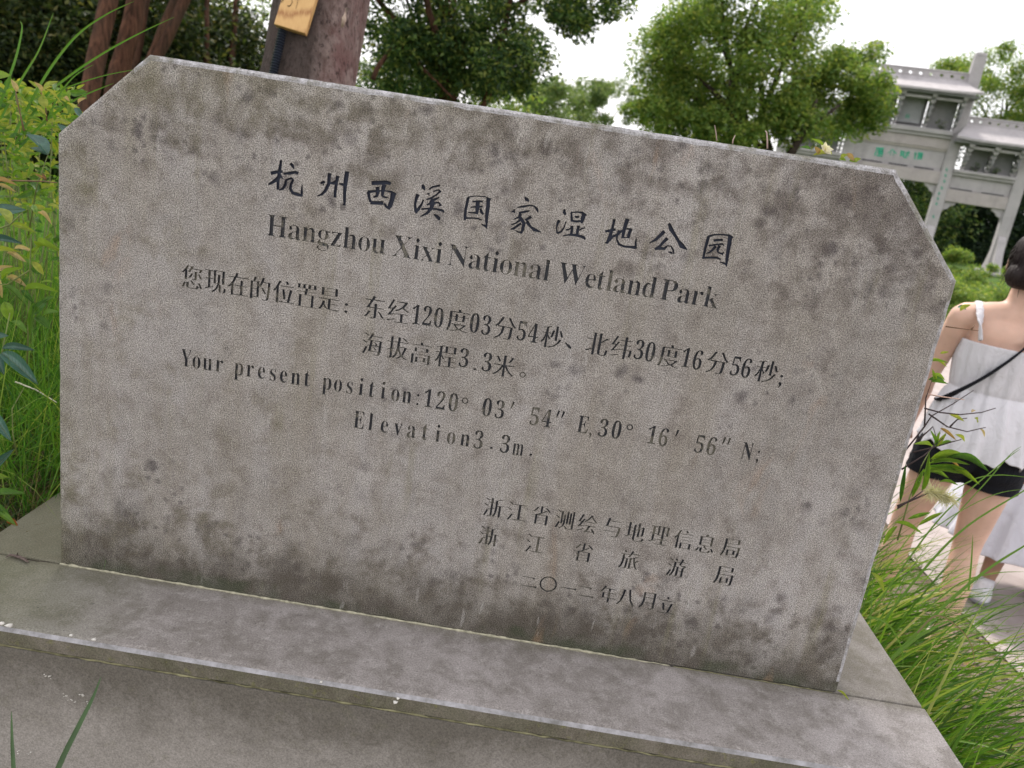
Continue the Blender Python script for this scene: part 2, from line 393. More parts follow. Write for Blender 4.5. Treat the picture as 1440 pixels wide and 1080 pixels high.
brush(T, 440, 230, [[(365, 205, 70), (350, 330, 66), (345, 440, 70), (270, 590, 64), (190, 670, 46), (90, 705, 10)], [(160, 430, 26), (220, 405, 60), (262, 400, 40)], [(215, 455, 36), (240, 470, 12)], [(540, 265, 68), (515, 400, 60), (485, 600, 58), (478, 740, 52)], [(370, 425, 36), (450, 425, 70), (500, 380, 40)], [(745, 170, 86), (715, 350, 90), (690, 600, 66), (685, 800, 56), (690, 915, 30)], [(645, 880, 30), (690, 900, 40)], [(560, 438, 16), (630, 450, 56), (700, 470, 50)]])
brush(T, 505, 242, [[(270, 240, 80), (450, 230, 82), (600, 225, 80), (690, 255, 60)], [(545, 270, 90), (515, 400, 74), (505, 520, 50), (555, 548, 36), (620, 552, 18)], [(400, 320, 80), (405, 440, 72), (385, 520, 54), (305, 548, 24)], [(185, 430, 60), (330, 415, 44), (560, 405, 22), (700, 430, 40), (810, 480, 26)], [(200, 430, 70), (215, 540, 52), (250, 650, 50)], [(240, 665, 66), (380, 668, 74), (530, 670, 76)], [(745, 450, 110), (715, 600, 92), (670, 730, 96), (640, 820, 20)], [(540, 680, 40), (590, 750, 50), (640, 800, 30)]])
brush(T, 572, 250, [[(345, 145, 40), (360, 210, 84), (392, 272, 20)], [(245, 355, 76), (205, 450, 60), (180, 580, 44), (195, 720, 60), (215, 775, 20)], [(365, 475, 26), (320, 580, 36), (245, 690, 66), (200, 740, 50)], [(480, 250, 24), (560, 200, 34), (720, 165, 36)], [(435, 350, 16), (500, 335, 26)], [(475, 350, 14), (490, 400, 14)], [(575, 300, 22), (680, 265, 24), (735, 290, 40), (640, 370, 28), (530, 440, 40), (420, 475, 22)], [(700, 425, 26), (620, 465, 40), (540, 500, 66), (500, 560, 50), (430, 590, 22)], [(560, 450, 60), (560, 560, 100), (530, 660, 70), (440, 770, 54), (290, 845, 12)], [(600, 545, 36), (690, 540, 36), (745, 600, 34)], [(690, 600, 20), (740, 608, 10)], [(310, 680, 30), (480, 668, 34), (640, 680, 38), (790, 715, 50), (800, 760, 20)], [(580, 795, 16), (640, 830, 60), (700, 880, 74), (700, 925, 20)]])
brush(T, 640, 262, [[(285, 240, 60), (265, 340, 62), (230, 500, 58), (215, 640, 60), (210, 740, 40)], [(280, 235, 30), (450, 210, 20), (650, 225, 24), (780, 290, 34)], [(720, 250, 84), (715, 420, 86), (690, 600, 78), (680, 760, 60), (685, 920, 20)], [(575, 830, 24), (640, 850, 50), (685, 890, 40)], [(375, 335, 36), (480, 325, 40), (600, 330, 44)], [(490, 340, 90), (485, 460, 90), (470, 590, 60)], [(330, 455, 26), (460, 445, 40), (600, 440, 44)], [(280, 570, 22), (400, 575, 34), (500, 590, 50)], [(550, 480, 50), (570, 560, 60), (610, 610, 44)], [(230, 690, 44), (400, 690, 30), (500, 700, 34), (580, 735, 20)]], grow=3)
brush(T, 705, 270, [[(515, 105, 20), (545, 160, 76), (600, 200, 30)], [(215, 435, 12), (260, 425, 44), (292, 380, 20)], [(280, 400, 20), (288, 460, 12)], [(345, 335, 22), (480, 315, 40), (620, 290, 26), (710, 305, 24), (770, 370, 52), (800, 445, 18)], [(380, 455, 40), (500, 430, 46), (615, 408, 24)], [(420, 470, 80), (380, 545, 40), (260, 595, 12)], [(390, 530, 60), (440, 600, 70), (490, 680, 70), (460, 820, 60), (430, 905, 22)], [(400, 610, 40), (310, 680, 26), (215, 710, 20)], [(430, 680, 44), (330, 745, 40), (260, 800, 48), (200, 805, 14)], [(305, 835, 14), (370, 870, 26), (440, 880, 50)], [(650, 535, 62), (590, 570, 44), (520, 620, 56)], [(550, 640, 74), (640, 760, 46), (720, 820, 74), (860, 870, 14)]])
brush(T, 770, 282, [[(370, 185, 30), (360, 260, 66), (400, 312, 40)], [(255, 425, 66), (215, 500, 44), (195, 600, 18), (205, 710, 34)], [(400, 450, 16), (360, 580, 24), (290, 680, 36), (205, 710, 44)], [(515, 265, 30), (520, 360, 44), (530, 460, 50)], [(500, 258, 26), (640, 250, 26), (760, 265, 40), (850, 320, 16)], [(790, 300, 90), (760, 400, 80), (735, 500, 36)], [(520, 440, 40), (640, 455, 40), (740, 445, 40)], [(590, 345, 34), (640, 360, 44), (690, 350, 30)], [(525, 545, 56), (530, 640, 50), (510, 740, 56)], [(675, 545, 56), (655, 640, 56), (640, 740, 56)], [(395, 635, 34), (450, 635, 30), (500, 600, 16)], [(690, 650, 24), (740, 610, 24), (815, 595, 22)], [(330, 765, 20), (460, 745, 30), (600, 750, 54), (730, 780, 54), (800, 810, 56), (810, 855, 14)]])
brush(T, 842, 295, [[(340, 205, 54), (315, 320, 46), (290, 420, 50), (250, 560, 70), (180, 720, 50), (130, 715, 12)], [(140, 470, 44), (260, 450, 60), (365, 425, 50)], [(150, 730, 20), (230, 660, 50), (290, 590, 50), (420, 530, 50), (480, 470, 46), (560, 430, 40)], [(625, 195, 84), (580, 330, 74), (545, 450, 70), (520, 590, 50)], [(600, 410, 30), (720, 425, 36)], [(700, 420, 60), (660, 520, 66), (635, 620, 50)], [(490, 600, 30), (580, 605, 16), (640, 605, 20)], [(435, 440, 40), (405, 540, 40), (390, 640, 30), (440, 750, 44), (560, 800, 42), (700, 810, 50), (800, 820, 70)], [(815, 850, 16), (800, 750, 44), (812, 610, 8)]])
brush(T, 905, 303, [[(455, 340, 74), (370, 430, 70), (260, 530, 58), (125, 602, 12)], [(550, 170, 50), (600, 300, 90), (680, 430, 60), (760, 560, 60), (830, 660, 110), (950, 745, 12)], [(520, 490, 76), (440, 570, 62), (350, 670, 50), (240, 730, 34)], [(240, 730, 40), (370, 715, 60), (450, 720, 60), (520, 660, 20), (600, 670, 22), (645, 760, 34), (650, 840, 20)], [(535, 785, 14), (620, 815, 50)]])
brush(T, 975, 315, [[(330, 270, 60), (300, 380, 60), (255, 540, 50), (225, 690, 44), (205, 760, 30)], [(320, 270, 40), (450, 235, 30), (620, 230, 26), (780, 245, 36), (870, 295, 20)], [(800, 265, 90), (785, 400, 86), (750, 600, 70), (725, 780, 60), (715, 925, 20)], [(575, 825, 16), (660, 850, 36), (715, 880, 40)], [(435, 360, 44), (540, 350, 54), (640, 345, 44)], [(330, 475, 36), (480, 450, 34), (640, 435, 34), (660, 475, 22)], [(490, 480, 60), (420, 560, 50), (350, 620, 34), (275, 640, 12)], [(570, 470, 60), (525, 560, 50), (540, 620, 30), (640, 655, 40), (655, 600, 10)], [(230, 730, 36), (400, 728, 44), (520, 735, 40), (600, 770, 20)]])
def bl(x): return 331 + .1632 * (x - 376)
for tx, a, b in (('Hangzhou', 375, 541), ('Xixi', 551, 620), ('National', 629, 771), ('Wetland', 783, 920), ('Park', 927, 1008)):
    word('english title', tx, (a, bl(a)), (b, bl(b)), 30)
def seq(fn, line, items, *a, **k):
    for ch, x, y in items: fn(line, ch, (x, y), *a, **k)
cn = 'chinese position line'
seq(cjk, cn, [('您', 270, 390), ('现', 303, 396), ('在', 335, 400), ('的', 366, 406), ('位', 399, 411), ('置', 431, 416), ('是', 463, 421), ('东', 527, 432.5), ('经', 560, 438), ('度', 644, 451), ('分', 710.5, 462), ('秒', 776.5, 474), ('北', 840, 484), ('纬', 874, 489), ('度', 942, 501), ('分', 1009, 510.5), ('秒', 1078, 522.6)], 32)
seq(latin, cn, [('1', 585.6, 443), ('2', 601, 445), ('0', 617, 447.5), ('0', 667.5, 455), ('3', 684, 458), ('5', 734, 466), ('4', 750, 469), ('3', 899, 492.5), ('0', 914.5, 495.5), ('1', 965, 503.5), ('6', 981, 507), ('5', 1034.5, 515.5), ('6', 1049.5, 518.5)], 27, 14.5)
for ch, x, y, h in ((':', 487, 430, 20), (';', 1099, 531, 22)):
    seq(latin, cn, [(ch, x, y)], h, 17, -.004, .008)
brush(cn, 0, 0, [[(795, 482, 1.5), (800, 487, 4), (803, 490, 3)]], 1.0, 0)
ce = 'chinese elevation line'
seq(cjk, ce, [('海', 524, 484), ('拔', 559, 489.5), ('高', 592, 497), ('程', 627, 501.5), ('米', 709, 515)], 31)
seq(latin, ce, [('3', 652.6, 504), ('3', 685, 510)], 26, 15)
brush(ce, 0, 0, [[(667, 518, 3.6), (668, 520.5, 3.6)]], 1.0, 0)
def ring(line, cx, cy, rpx, w, n=14):
    a = np.linspace(0, 2 * np.pi, n, endpoint=False); c = slabxz((cx, cy)); s = scale_at((cx, cy))
    o = np.stack([np.cos(a), np.sin(a)], 1)
    LINES.setdefault(line, []).append([c + o * rpx * s, (c + o * (rpx - w) * s)[::-1]])
ring('worn full stop', 735, 527, 4.2, 1.3)
en = 'english position line'
for ch, x, y in [('Y', 262, 503.5), ('o', 276.5, 506), ('u', 292, 508.5), ('r', 308.5, 511), ('p', 336, 515.5), ('r', 352, 518), ('e', 368, 520.5), ('s', 384, 523.5), ('e', 399, 526), ('n', 416, 529), ('t', 432, 531.5), ('p', 460, 536), ('o', 475.7, 538.5), ('s', 492, 541.5), ('i', 508, 544), ('t', 523, 546.5), ('i', 539, 549), ('o', 556.5, 552), ('n', 572.5, 555), (':', 588, 558), ('1', 602.5, 560.6), ('2', 620, 564), ('0', 637.5, 566.5), ('0', 685, 573.5), ('3', 703, 576.5), ('5', 752, 586), ('4', 769, 589), ('E', 820, 597), (',', 832, 600.5), ('3', 848.6, 602.5), ('0', 867, 605), ('1', 917, 612), ('6', 933, 615.5), ('5', 984, 625), ('6', 1000.7, 628), ('N', 1051, 634.4), (';', 1067, 637.5)]:
    latin(en, ch, (x, y), 25, 14.0)
ring(en, 654, 563.5, 4.6, 1.5); ring(en, 885.6, 601, 4.6, 1.8)
for x, y, k in ((720.6, 570, 1), (784.5, 582.5, 1), (791.5, 583.5, 1), (952, 609.5, 1), (1018, 620, 1), (1025, 621, 1)):
    brush(en, 0, 0, [[(x + 2, y - 5, 3), (x, y, 2.4), (x - 2, y + 4.5, 1.2)]], 1.0, 0)
ee = 'english elevation line'
for ch, x, y in [('E', 505, 590.6), ('l', 521.5, 593.4), ('e', 541, 596.5), ('v', 560, 600), ('a', 579, 603.5), ('t', 598, 606.5), ('i', 616, 609.5), ('o', 635, 612.5), ('n', 654.5, 615.5), ('3', 673, 619), ('3', 710.5, 625), ('m', 729, 628.5)]:
    latin(ee, ch, (x, y), 25, 14.0)
for x, y in ((691, 630), (746.7, 639.5)): brush(ee, 0, 0, [[(x - .3, y - 1.5, 3.4), (x, y + 1.6, 3.4)]], 1.0, 0)
s1 = 'first signature line'
seq(cjk, s1, [('浙', 693.5, 714), ('江', 726.5, 720), ('省', 760.7, 725), ('测', 794, 731), ('绘', 826, 737), ('与', 860.6, 742), ('地', 893, 748), ('理', 927, 753), ('信', 961, 759), ('息', 992.5, 764.6), ('局', 1027.5, 771)], 26.5)
s2 = 'second signature line'
seq(cjk, s2, [('浙', 687, 754), ('江', 752.4, 765), ('省', 820, 777), ('旅', 885, 787.6), ('游', 951.7, 798.6), ('局', 1018, 810)], 26.5)
s3 = 'date line'
seq(cjk, s3, [('年', 855, 836), ('八', 881, 840.5), ('月', 910, 845), ('立', 938, 851)], 24)
for ch, x, y in (('二', 743, 818), ('二', 823, 832)):
    brush(s3, 0, 0, [[(x - 8, y - 7.5, .8), (x + 6, y - 5, 1.2), (x + 9, y - 4, 2.8)], [(x - 11, y + 4.5, .9), (x + 7, y + 7.5, 1.3), (x + 11, y + 8.5, 3.2)]], 1.0, 0)
brush(s3, 0, 0, [[(788, 825.5, .9), (806, 828.5, 1.3), (810, 829.5, 3.2)]], 1.0, 0)
ring(s3, 771, 821.5, 11, 1.8, 26)

# ------------------------------------------------------------------ the stone monument
mon = empty('stone_monument', (0, .06, GROUND), 'weathered grey stone slab with cut corners and carved bilingual inscription on its plinth', 'monument')
outline_px = [(83, 796.5), (79, 188), (208, 76), (1262, 239), (1347, 396), (1178, 973.5)]
OUT = [slabxz(p) for p in outline_px]; OUT[0][1] = OUT[5][1] = 0.0
def densify(poly, step, jit=0):
    q = []
    for i in range(len(poly)):
        a, b = poly[i], poly[(i + 1) % len(poly)]; n = max(1, int(np.hypot(*(b - a)) / step))
        for k in range(n): q.append(a + (b - a) * k / n)
    return np.array(q)
def inset(poly, d):                                     # clockwise outline
    n = len(poly); res = []
    for i in range(n):
        a, b, c = poly[i - 1], poly[i], poly[(i + 1) % n]
        e1 = (b - a) / np.hypot(*(b - a)); e2 = (c - b) / np.hypot(*(c - b))
        n1 = np.array([e1[1], -e1[0]]); n2 = np.array([e2[1], -e2[0]]); m = n1 + n2; m /= m @ n1
        res.append(b + m * d)
    return res
inner = inset(OUT, .0070)
inner[0][1] = inner[5][1] = .003
N_PER = []
def ring_pts(poly):
    q = []
    for i in range(6):
        a, b = poly[i], poly[(i + 1) % 6]; n = max(2, int(np.hypot(*(OUT[(i + 1) % 6] - OUT[i])) / .009))
        for k in range(n): q.append(a + (b - a) * k / n)
    return np.array(q)
ri, ro = ring_pts(inner), ring_pts(OUT)
DEPTH_SLAB, CUT = .13, .0036
chip = np.array([noise.noise(Vector((p[0] * 55, 3.1, p[1] * 55))) * .7 + noise.noise(Vector((p[0] * 170, 7, p[1] * 170))) * .3 for p in ri])
cen = np.array([0, .35]); dirs = (cen - ri); dirs /= np.hypot(dirs[:, 0], dirs[:, 1])[:, None]
ri2 = ri + dirs * (np.clip(chip, -.3, 1)[:, None] * .0022)
ro2 = ro + dirs * (np.clip(chip, 0, 1)[:, None] * .0014)
allv = [Vector(p) for p in ri2]; edges = [(i, (i + 1) % len(ri2)) for i in range(len(ri2))]
glyphs = []                                             # (line, loops)
for ln, gl in LINES.items():
    for Ls in gl:
        Ls2 = []
        for l in Ls:
            l = np.asarray(l); b = len(allv); allv += [Vector(p) for p in l]
            edges += [(b + i, b + (i + 1) % len(l)) for i in range(len(l))]; Ls2.append(l)
        glyphs.append((ln, Ls2))
gx = np.arange(-.57, .58, .03)                           # a loose grid keeps the triangles even
for a in gx:
    for c in np.arange(.03, .73, .03):
        d = max(0, abs(a) - .47)
        if c < .73 - d * 1.0 - .02: allv.append(Vector((a + .003 * math.sin(c * 99), c + .003 * math.sin(a * 77))))
cv, ce_, cf, _, _, _ = geometry.delaunay_2d_cdt(allv, edges, [], 0, 1e-6, False)
cvn = np.array([(v[0], v[1]) for v in cv]); tri = np.array([f for f in cf if len(f) == 3])
cent = cvn[tri].mean(1)
ins_outline = winding(cent, [ri2]) != 0
lab = np.full(len(tri), -1)
line_names = list(LINES)
for gidx, (ln, Ls) in enumerate(glyphs):
    A = np.concatenate(Ls); bb = A.min(0), A.max(0)
    idx = np.where((cent[:, 0] > bb[0][0]) & (cent[:, 0] < bb[1][0]) & (cent[:, 1] > bb[0][1]) & (cent[:, 1] < bb[1][1]))[0]
    if len(idx) == 0: continue
    w = winding(cent[idx], Ls) != 0
    lab[idx[w]] = gidx
face_t = tri[(lab < 0) & ins_outline]
# slab body: carved front, bevel ring, sides and back
vs = [(p[0], 0, p[1]) for p in cvn]; fs = []
def orient(t):
    a, b, c = cvn[t[0]], cvn[t[1]], cvn[t[2]]
    return [int(t[0]), int(t[1]), int(t[2])] if np.cross(b - a, c - a) > 0 else [int(t[0]), int(t[2]), int(t[1])]
fs += [orient(t) for t in face_t]
def findv(p):
    return int(np.argmin((cvn[:, 0] - p[0]) ** 2 + (cvn[:, 1] - p[1]) ** 2))
iv = [findv(p) for p in ri2]; nr = len(ri2); b0 = len(vs)
mid = (ri2 + ro2) / 2
for p, c in zip(mid, chip): vs.append((p[0], .0009 + max(0, c) * .001, p[1]))
for p, c in zip(ro2, chip): vs.append((p[0], .0048 + max(0, c) * .0015, p[1]))
for p in ro2: vs.append((p[0], DEPTH_SLAB, p[1]))
for i in range(nr):
    j = (i + 1) % nr
    fs.append([iv[i], iv[j], b0 + j, b0 + i]); fs.append([b0 + i, b0 + j, b0 + nr + j, b0 + nr + i])
    fs.append([b0 + nr + i, b0 + nr + j, b0 + 2 * nr + j, b0 + 2 * nr + i])
fs.append([b0 + 2 * nr + i for i in range(nr)])
slab = link('slab', npmesh('slab', vs, fs), M['slab'], mon)
te = NT('skylit_arris'); Pe = te.pos(); fe = te.noise(Pe, 70, 5, .7); ge = te.noise(Pe, 500, 2, .7)  # sky light on the bevel put into its colour as a paler tone
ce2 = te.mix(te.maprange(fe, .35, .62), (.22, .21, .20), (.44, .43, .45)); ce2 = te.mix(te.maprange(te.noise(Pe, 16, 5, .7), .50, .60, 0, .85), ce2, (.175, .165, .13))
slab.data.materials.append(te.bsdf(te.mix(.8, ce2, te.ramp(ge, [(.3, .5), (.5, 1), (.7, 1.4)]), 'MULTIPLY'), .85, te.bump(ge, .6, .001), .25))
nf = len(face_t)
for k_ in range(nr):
    for q_ in (0, 1): slab.data.polygons[nf + 3 * k_ + q_].material_index = 1 if k_ > 84 and mid[k_][1] > .02 else 0  # paler tone on the top and right bevel only
wear = {'worn full stop': .62, 'title': .14, 'english title': .32, 'chinese position line': .27, 'chinese elevation line': .30, 'english position line': .36, 'english elevation line': .36, 'first signature line': .32, 'second signature line': .32, 'date line': .28}
mats_l = {}
for gi, (ln, Ls_) in enumerate(glyphs):                 # painted floors and walls of the cuts, one piece per character
    T_ = tri[lab == gi]
    if len(T_) == 0: continue
    used = np.unique(T_); mp = {int(u): k for k, u in enumerate(used)}; n = len(used)
    v = [(cvn[u][0], CUT, cvn[u][1]) for u in used] + [(cvn[u][0], .0, cvn[u][1]) for u in used]
    f = []; ed = {}
    for t in T_:
        o = orient(t); f.append([mp[a] for a in o])
        for a, b in ((o[0], o[1]), (o[1], o[2]), (o[2], o[0])): ed[(a, b)] = ed.get((a, b), 0) + 1
    for (a, b) in ed:
        if (b, a) not in ed: f.append([mp[a] + n, mp[b] + n, mp[b], mp[a]])
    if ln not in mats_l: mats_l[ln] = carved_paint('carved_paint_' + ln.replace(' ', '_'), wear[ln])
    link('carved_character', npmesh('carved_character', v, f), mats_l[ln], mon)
# base: two cap stones, fascia course, plinth face
XL, XR, YF, YB = -.733, .735, -.163, .30
def stone(name, x0, x1, y0, y1, z0, z1, mat, bv=.004, **k):
    m = MB(); m.box(((x0 + x1) / 2, (y0 + y1) / 2, (z0 + z1) / 2), (x1 - x0, y1 - y0, z1 - z0)); o = m.build(name, mat, mon, **k)
    if bv: bevel(o, bv)
    return o
def worn_ledge():
    nx = 170; prof = [(YF + .010, 0.0), (YF + .0035, -.0012), (YF, -.0062), (YF, -.026)]
    xs = np.linspace(XL, XR, nx); v = []; f = []
    for i, x in enumerate(xs):
        c = noise.noise(Vector((x * 40, 1.7, 0))) * .6 + noise.noise(Vector((x * 130, 4.7, 0))) * .5; c = max(0, c)
        for k, (y, z) in enumerate(prof):
            w = (0.2, 1, 1, .2)[k]; v.append((x, y + c * .0022 * w, z - c * .0016 * w))
    v2 = [(x, -.0015, 0.0) for x in xs]; b = len(v); v += v2
    for i in range(nx - 1):
        for k in range(3): f.append([i * 4 + k, i * 4 + k + 1, (i + 1) * 4 + k + 1, (i + 1) * 4 + k])
        f.append([b + i, i * 4, (i + 1) * 4, b + i + 1])
    b2 = len(v); v += [(x, -.0015, -.026) for x in xs]
    for i in range(nx - 1):
        f.append([i * 4 + 3, b2 + i, b2 + i + 1, (i + 1) * 4 + 3]); f.append([b2 + i, b + i, b + i + 1, b2 + i + 1])
    for i in (0, nx - 1):
        q = [b + i, i * 4, i * 4 + 1, i * 4 + 2, i * 4 + 3, b2 + i]; f.append(q if i else q[::-1])
    return link('cap_stone', npmesh('cap_stone', v, f), M['ledge'], mon, label='front cap stone with pale chipped edge')
me = worn_ledge()
me.data.materials.append(M['fascia'])
for p in me.data.polygons:
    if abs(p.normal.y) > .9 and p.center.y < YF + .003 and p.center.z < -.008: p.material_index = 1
t_ = NT('pale_edge_strip'); P_ = t_.pos(); f_ = t_.noise(P_, 26, 6, .78)
M['edge'] = t_.bsdf(t_.mix(t_.maprange(f_, .35, .65), (.17, .165, .16), (.40, .39, .415)), .8, t_.bump(t_.noise(P_, 400, 3), .4, .001), .3)  # pale strip along the chipped front edge
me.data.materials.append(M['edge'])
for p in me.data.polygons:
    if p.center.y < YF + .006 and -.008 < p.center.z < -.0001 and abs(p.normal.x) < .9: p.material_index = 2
stone('cap_stone', XL, XR, .0035, YB, -.026, .0, M['ledge'], .003, label='back cap stone behind the slab foot')
# rim mortar line under the fascia and at the slab foot
def seam(name, pts, r, mat, jit=.0008, parent=mon):
    m = MB(); q = []; rr = []
    for i in range(len(pts) - 1):
        a, b = Vector(pts[i]), Vector(pts[i + 1]); n = int((b - a).length / .006)
        for k in range(n):
            p = a.lerp(b, k / n); s = p.x * 60; w = (.45 + 1.1 * abs(noise.noise(Vector((s, 2, pts[0][2] * 9))))) * min(1, .25 + 6 * (n - k) / n)
            q.append(p + Vector((0, noise.noise(Vector((s, 9, 1))) * jit, noise.noise(Vector((s, 5, 3))) * jit))); rr.append(r * w)
    m.tube(q, rr, 6); return m.build(name, mat, parent)
mort = plain('pale_lime_mortar', (.36, .34, .25), .9, .1, .35, 140, .5, .001)
mort2 = plain('mossy_mortar', (.19, .18, .105), .95, .1, .6, 35, .6, .002)
seam('mortar_joint', [(OUT[0][0] + .002, -.0006, .0008), (OUT[5][0] - .25, -.0006, .0008)], .0030, mort)
seam('mortar_joint', [(OUT[5][0] - .25, -.0004, .0003), (OUT[5][0] - .002, -.0004, .0003)], .0013, mort2)
seam('mortar_joint', [(XL, YF + .0012, -.0285), (XR, YF + .0012, -.0285)], .0019, mort2, .0016)
stone('plinth_block', XL + .003, XR - .003, YF + .0015, YB - .01, GROUND - .05, -.031, M['plinth'], .003)
def bits(name, spots, mat, parent=mon):
    m = MB()
    for (p, s) in spots:
        bm = bmesh.new(); bmesh.ops.create_icosphere(bm, subdivisions=1, radius=s)
        for v in bm.verts: v.co = v.co * (1 + noise.noise(v.co * 400 + Vector(p) * 10) * .7); v.co.z *= .6
        m.add([v.co + Vector(p) for v in bm.verts], [[v.index for v in f.verts] for f in bm.faces]); bm.free()
    return m.build(name, mat, parent, smooth=True)
white = plain('white_lime_splash', (.62, .60, .56), .9, .1, .2, 200)
sp = [(V(atY(x, y, YF)), s) for x, y, s in ((2, 877, .004), (13, 880, .0045), (100, 893, .0025), (132, 899, .003), (451, 959, .0022), (556, 987, .0035), (560, 982, .0025))]
for k, (p, s) in enumerate(sp): bits('lime_splash', [(p, s)], white)
sp2 = []
for x, y in ((66, 949), (72, 952), (93, 978), (99, 983), (104, 987), (115, 977), (121, 988), (24, 1057), (42, 1060)):
    q = V(atY(x, y, YF + .0012)); sp2 += [(q + Vector((random.uniform(-.004, .004), 0, random.uniform(-.003, .003))), random.uniform(.0008, .002)) for _ in range(3)]
bits('lime_fleck', sp2, plain('chalky_fleck', (.48, .46, .42), .9))['kind'] = 'stuff'

#PART2
# ------------------------------------------------------------------ terrain
def smooth(a, b, x): t = np.clip((x - a) / (b - a), 0, 1); return t * t * (3 - 2 * t)
def terrain(x, y):
    x = np.asarray(x, float); y = np.asarray(y, float)
    left = -.075 - .10 * smooth(1.0, 5, y)
    h = left + (GROUND - left) * smooth(-.35, .35, x + .0 * y)
    bankr = .42 * (1 - smooth(.72, 1.5, x)) * smooth(.3, .75, x) * smooth(-2.5, -.5, y) * (1 - smooth(2.0, 4.0, y))
    h = np.where(x > .3, GROUND + bankr, h)
    h = np.where(np.abs(x) < .9, np.where(y < .1, GROUND, h), h)
    h = np.where(y < 0, GROUND + (h - GROUND) * smooth(-.16, .0, y), h)
    far = smooth(4.5, 9, y)
    bank = .78 * np.exp(-(((x - 6.6) / 2.6) ** 2 + ((y - 10.5) / 1.8) ** 2))
    h = h * (1 - far) + far * (GROUND + .10 + .02 * np.sin(x * .3)) + bank
    return h
def height(x, y): return float(terrain(x, y))
def ground_sheet():
    u = np.concatenate([-np.geomspace(600, 6, 22), np.linspace(-5.5, 9, 120), np.geomspace(9.5, 600, 22)])
    w = np.concatenate([-np.geomspace(300, 3, 10), np.linspace(-2.6, 14, 130), np.geomspace(15, 900, 26)])
    X, Y = np.meshgrid(u, w); Z = terrain(X, Y)
    near = (np.abs(X) < 12) & (Y < 16)
    for (i, j) in zip(*np.where(near)): Z[i, j] += .018 * float(1 - smooth(1.6, 1.95, X[i, j]) * (1 - smooth(5, 6, Y[i, j]))) * noise.noise(Vector((X[i, j] * 5, Y[i, j] * 5, 0)))
    n, m = X.shape; idx = np.arange(n * m).reshape(n, m)
    f = np.stack([idx[:-1, :-1], idx[:-1, 1:], idx[1:, 1:], idx[1:, :-1]], -1).reshape(-1, 4)
    t = NT('soil_and_turf'); P = t.pos()
    a = t.noise(P, .8, 5); b = t.noise(P, 14, 5, .65); c = t.noise(P, 90, 3, .7); x_, y_, z_ = t.sep(P)
    soil = t.mix(t.maprange(b, .35, .65), (.085, .062, .045), (.20, .165, .13)); soil = t.mix(t.maprange(c, .55, .68, 0, .8), soil, (.33, .29, .25))
    turf = t.mix(b, (.035, .07, .014), (.08, .14, .03))
    g = t.math('MAXIMUM', t.maprange(y_, 5, 9), t.maprange(x_, .2, -.4))
    g = t.math('MULTIPLY', t.math('MULTIPLY', g, t.maprange(b, .3, .45)), t.math('MAXIMUM', t.maprange(y_, 1.0, 2.0), t.maprange(x_, -2.2, -3.2)))
    m_ = t.bsdf(t.mix(g, soil, turf), .95, t.bump(b, .6, .02, t.bump(c, .5, .004)), .1)
    link('ground', npmesh('ground', np.stack([X, Y, Z], -1).reshape(-1, 3), f, True), m_, kind='structure')
ground_sheet()
# pale paved path where the visitors walk
def path():
    pv = [(2.2, -.3), (2.02, 1.7), (2.0, 2.6), (2.3, 4.2), (3.2, 6.4), (5.2, 8.4), (9, 9.2)]
    t = NT('pale_pink_paving'); P = t.pos(); n_ = t.noise(P, 9, 5); f_ = t.noise(P, 160, 3, .7)
    col = t.mix(t.maprange(n_, .3, .7), (.31, .262, .252), (.41, .355, .345)); col = t.mix(t.maprange(f_, .58, .7, 0, .6), col, (.26, .22, .21))
    pm = t.bsdf(col, .9, t.bump(f_, .4, .002), .2)
    v = []; f = []
    pts = []
    for i in range(len(pv) - 1):
        for k in range(8): a = Vector(pv[i]); b = Vector(pv[i + 1]); pts.append(a.lerp(b, k / 8))
    for i, p in enumerate(pts):
        d = (pts[min(i + 1, len(pts) - 1)] - pts[max(i - 1, 0)]).normalized(); n = Vector((d.y, -d.x))
        for k in range(5):
            q = p + n * (k * .55); zz = height(q.x, q.y) if q.y > 4.5 else GROUND
            v.append((q.x, q.y, max(zz, GROUND) + .010 + .02 * (q.y > 4.5)))
    for i in range(len(pts) - 1):
        for k in range(4): f.append([i * 5 + k, i * 5 + k + 1, (i + 1) * 5 + k + 1, (i + 1) * 5 + k])
    pa = link('path', npmesh('path', v, f, True), pm, kind='structure')
    return pa
path()

# ------------------------------------------------------------------ foliage generator
def unit(a): return a / (np.linalg.norm(a, axis=-1, keepdims=True) + 1e-9)
def leaves(C, size, aspect=.42, up=.55, droop=.2, fold=.18, outward=None):
    """rhombic leaves folded along the midrib; C (n,3)"""
    n = len(C); d = unit(rng.normal(size=(n, 3)) * (1, 1, .6) + (0, 0, -droop) + (0 if outward is None else outward * .8))
    nn = unit(rng.normal(size=(n, 3)) * (1 - up) + np.array([0, 0, 1.0]) * up * 1.2); s = unit(np.cross(d, nn)); nn = np.cross(s, d)
    L = (size * rng.uniform(.6, 1.25, n))[:, None]; W = L * aspect
    base = C - d * L / 2; tip = C + d * L / 2 - nn * L * .12; l = C + s * W / 2 + nn * W * fold - d * L * .06; r = C - s * W / 2 + nn * W * fold - d * L * .06
    v = np.stack([base, l, tip, r], 1).reshape(-1, 3); i = np.arange(n)[:, None] * 4
    f = np.concatenate([i + np.array([0, 1, 2]), i + np.array([0, 2, 3])], 0)
    return v, f
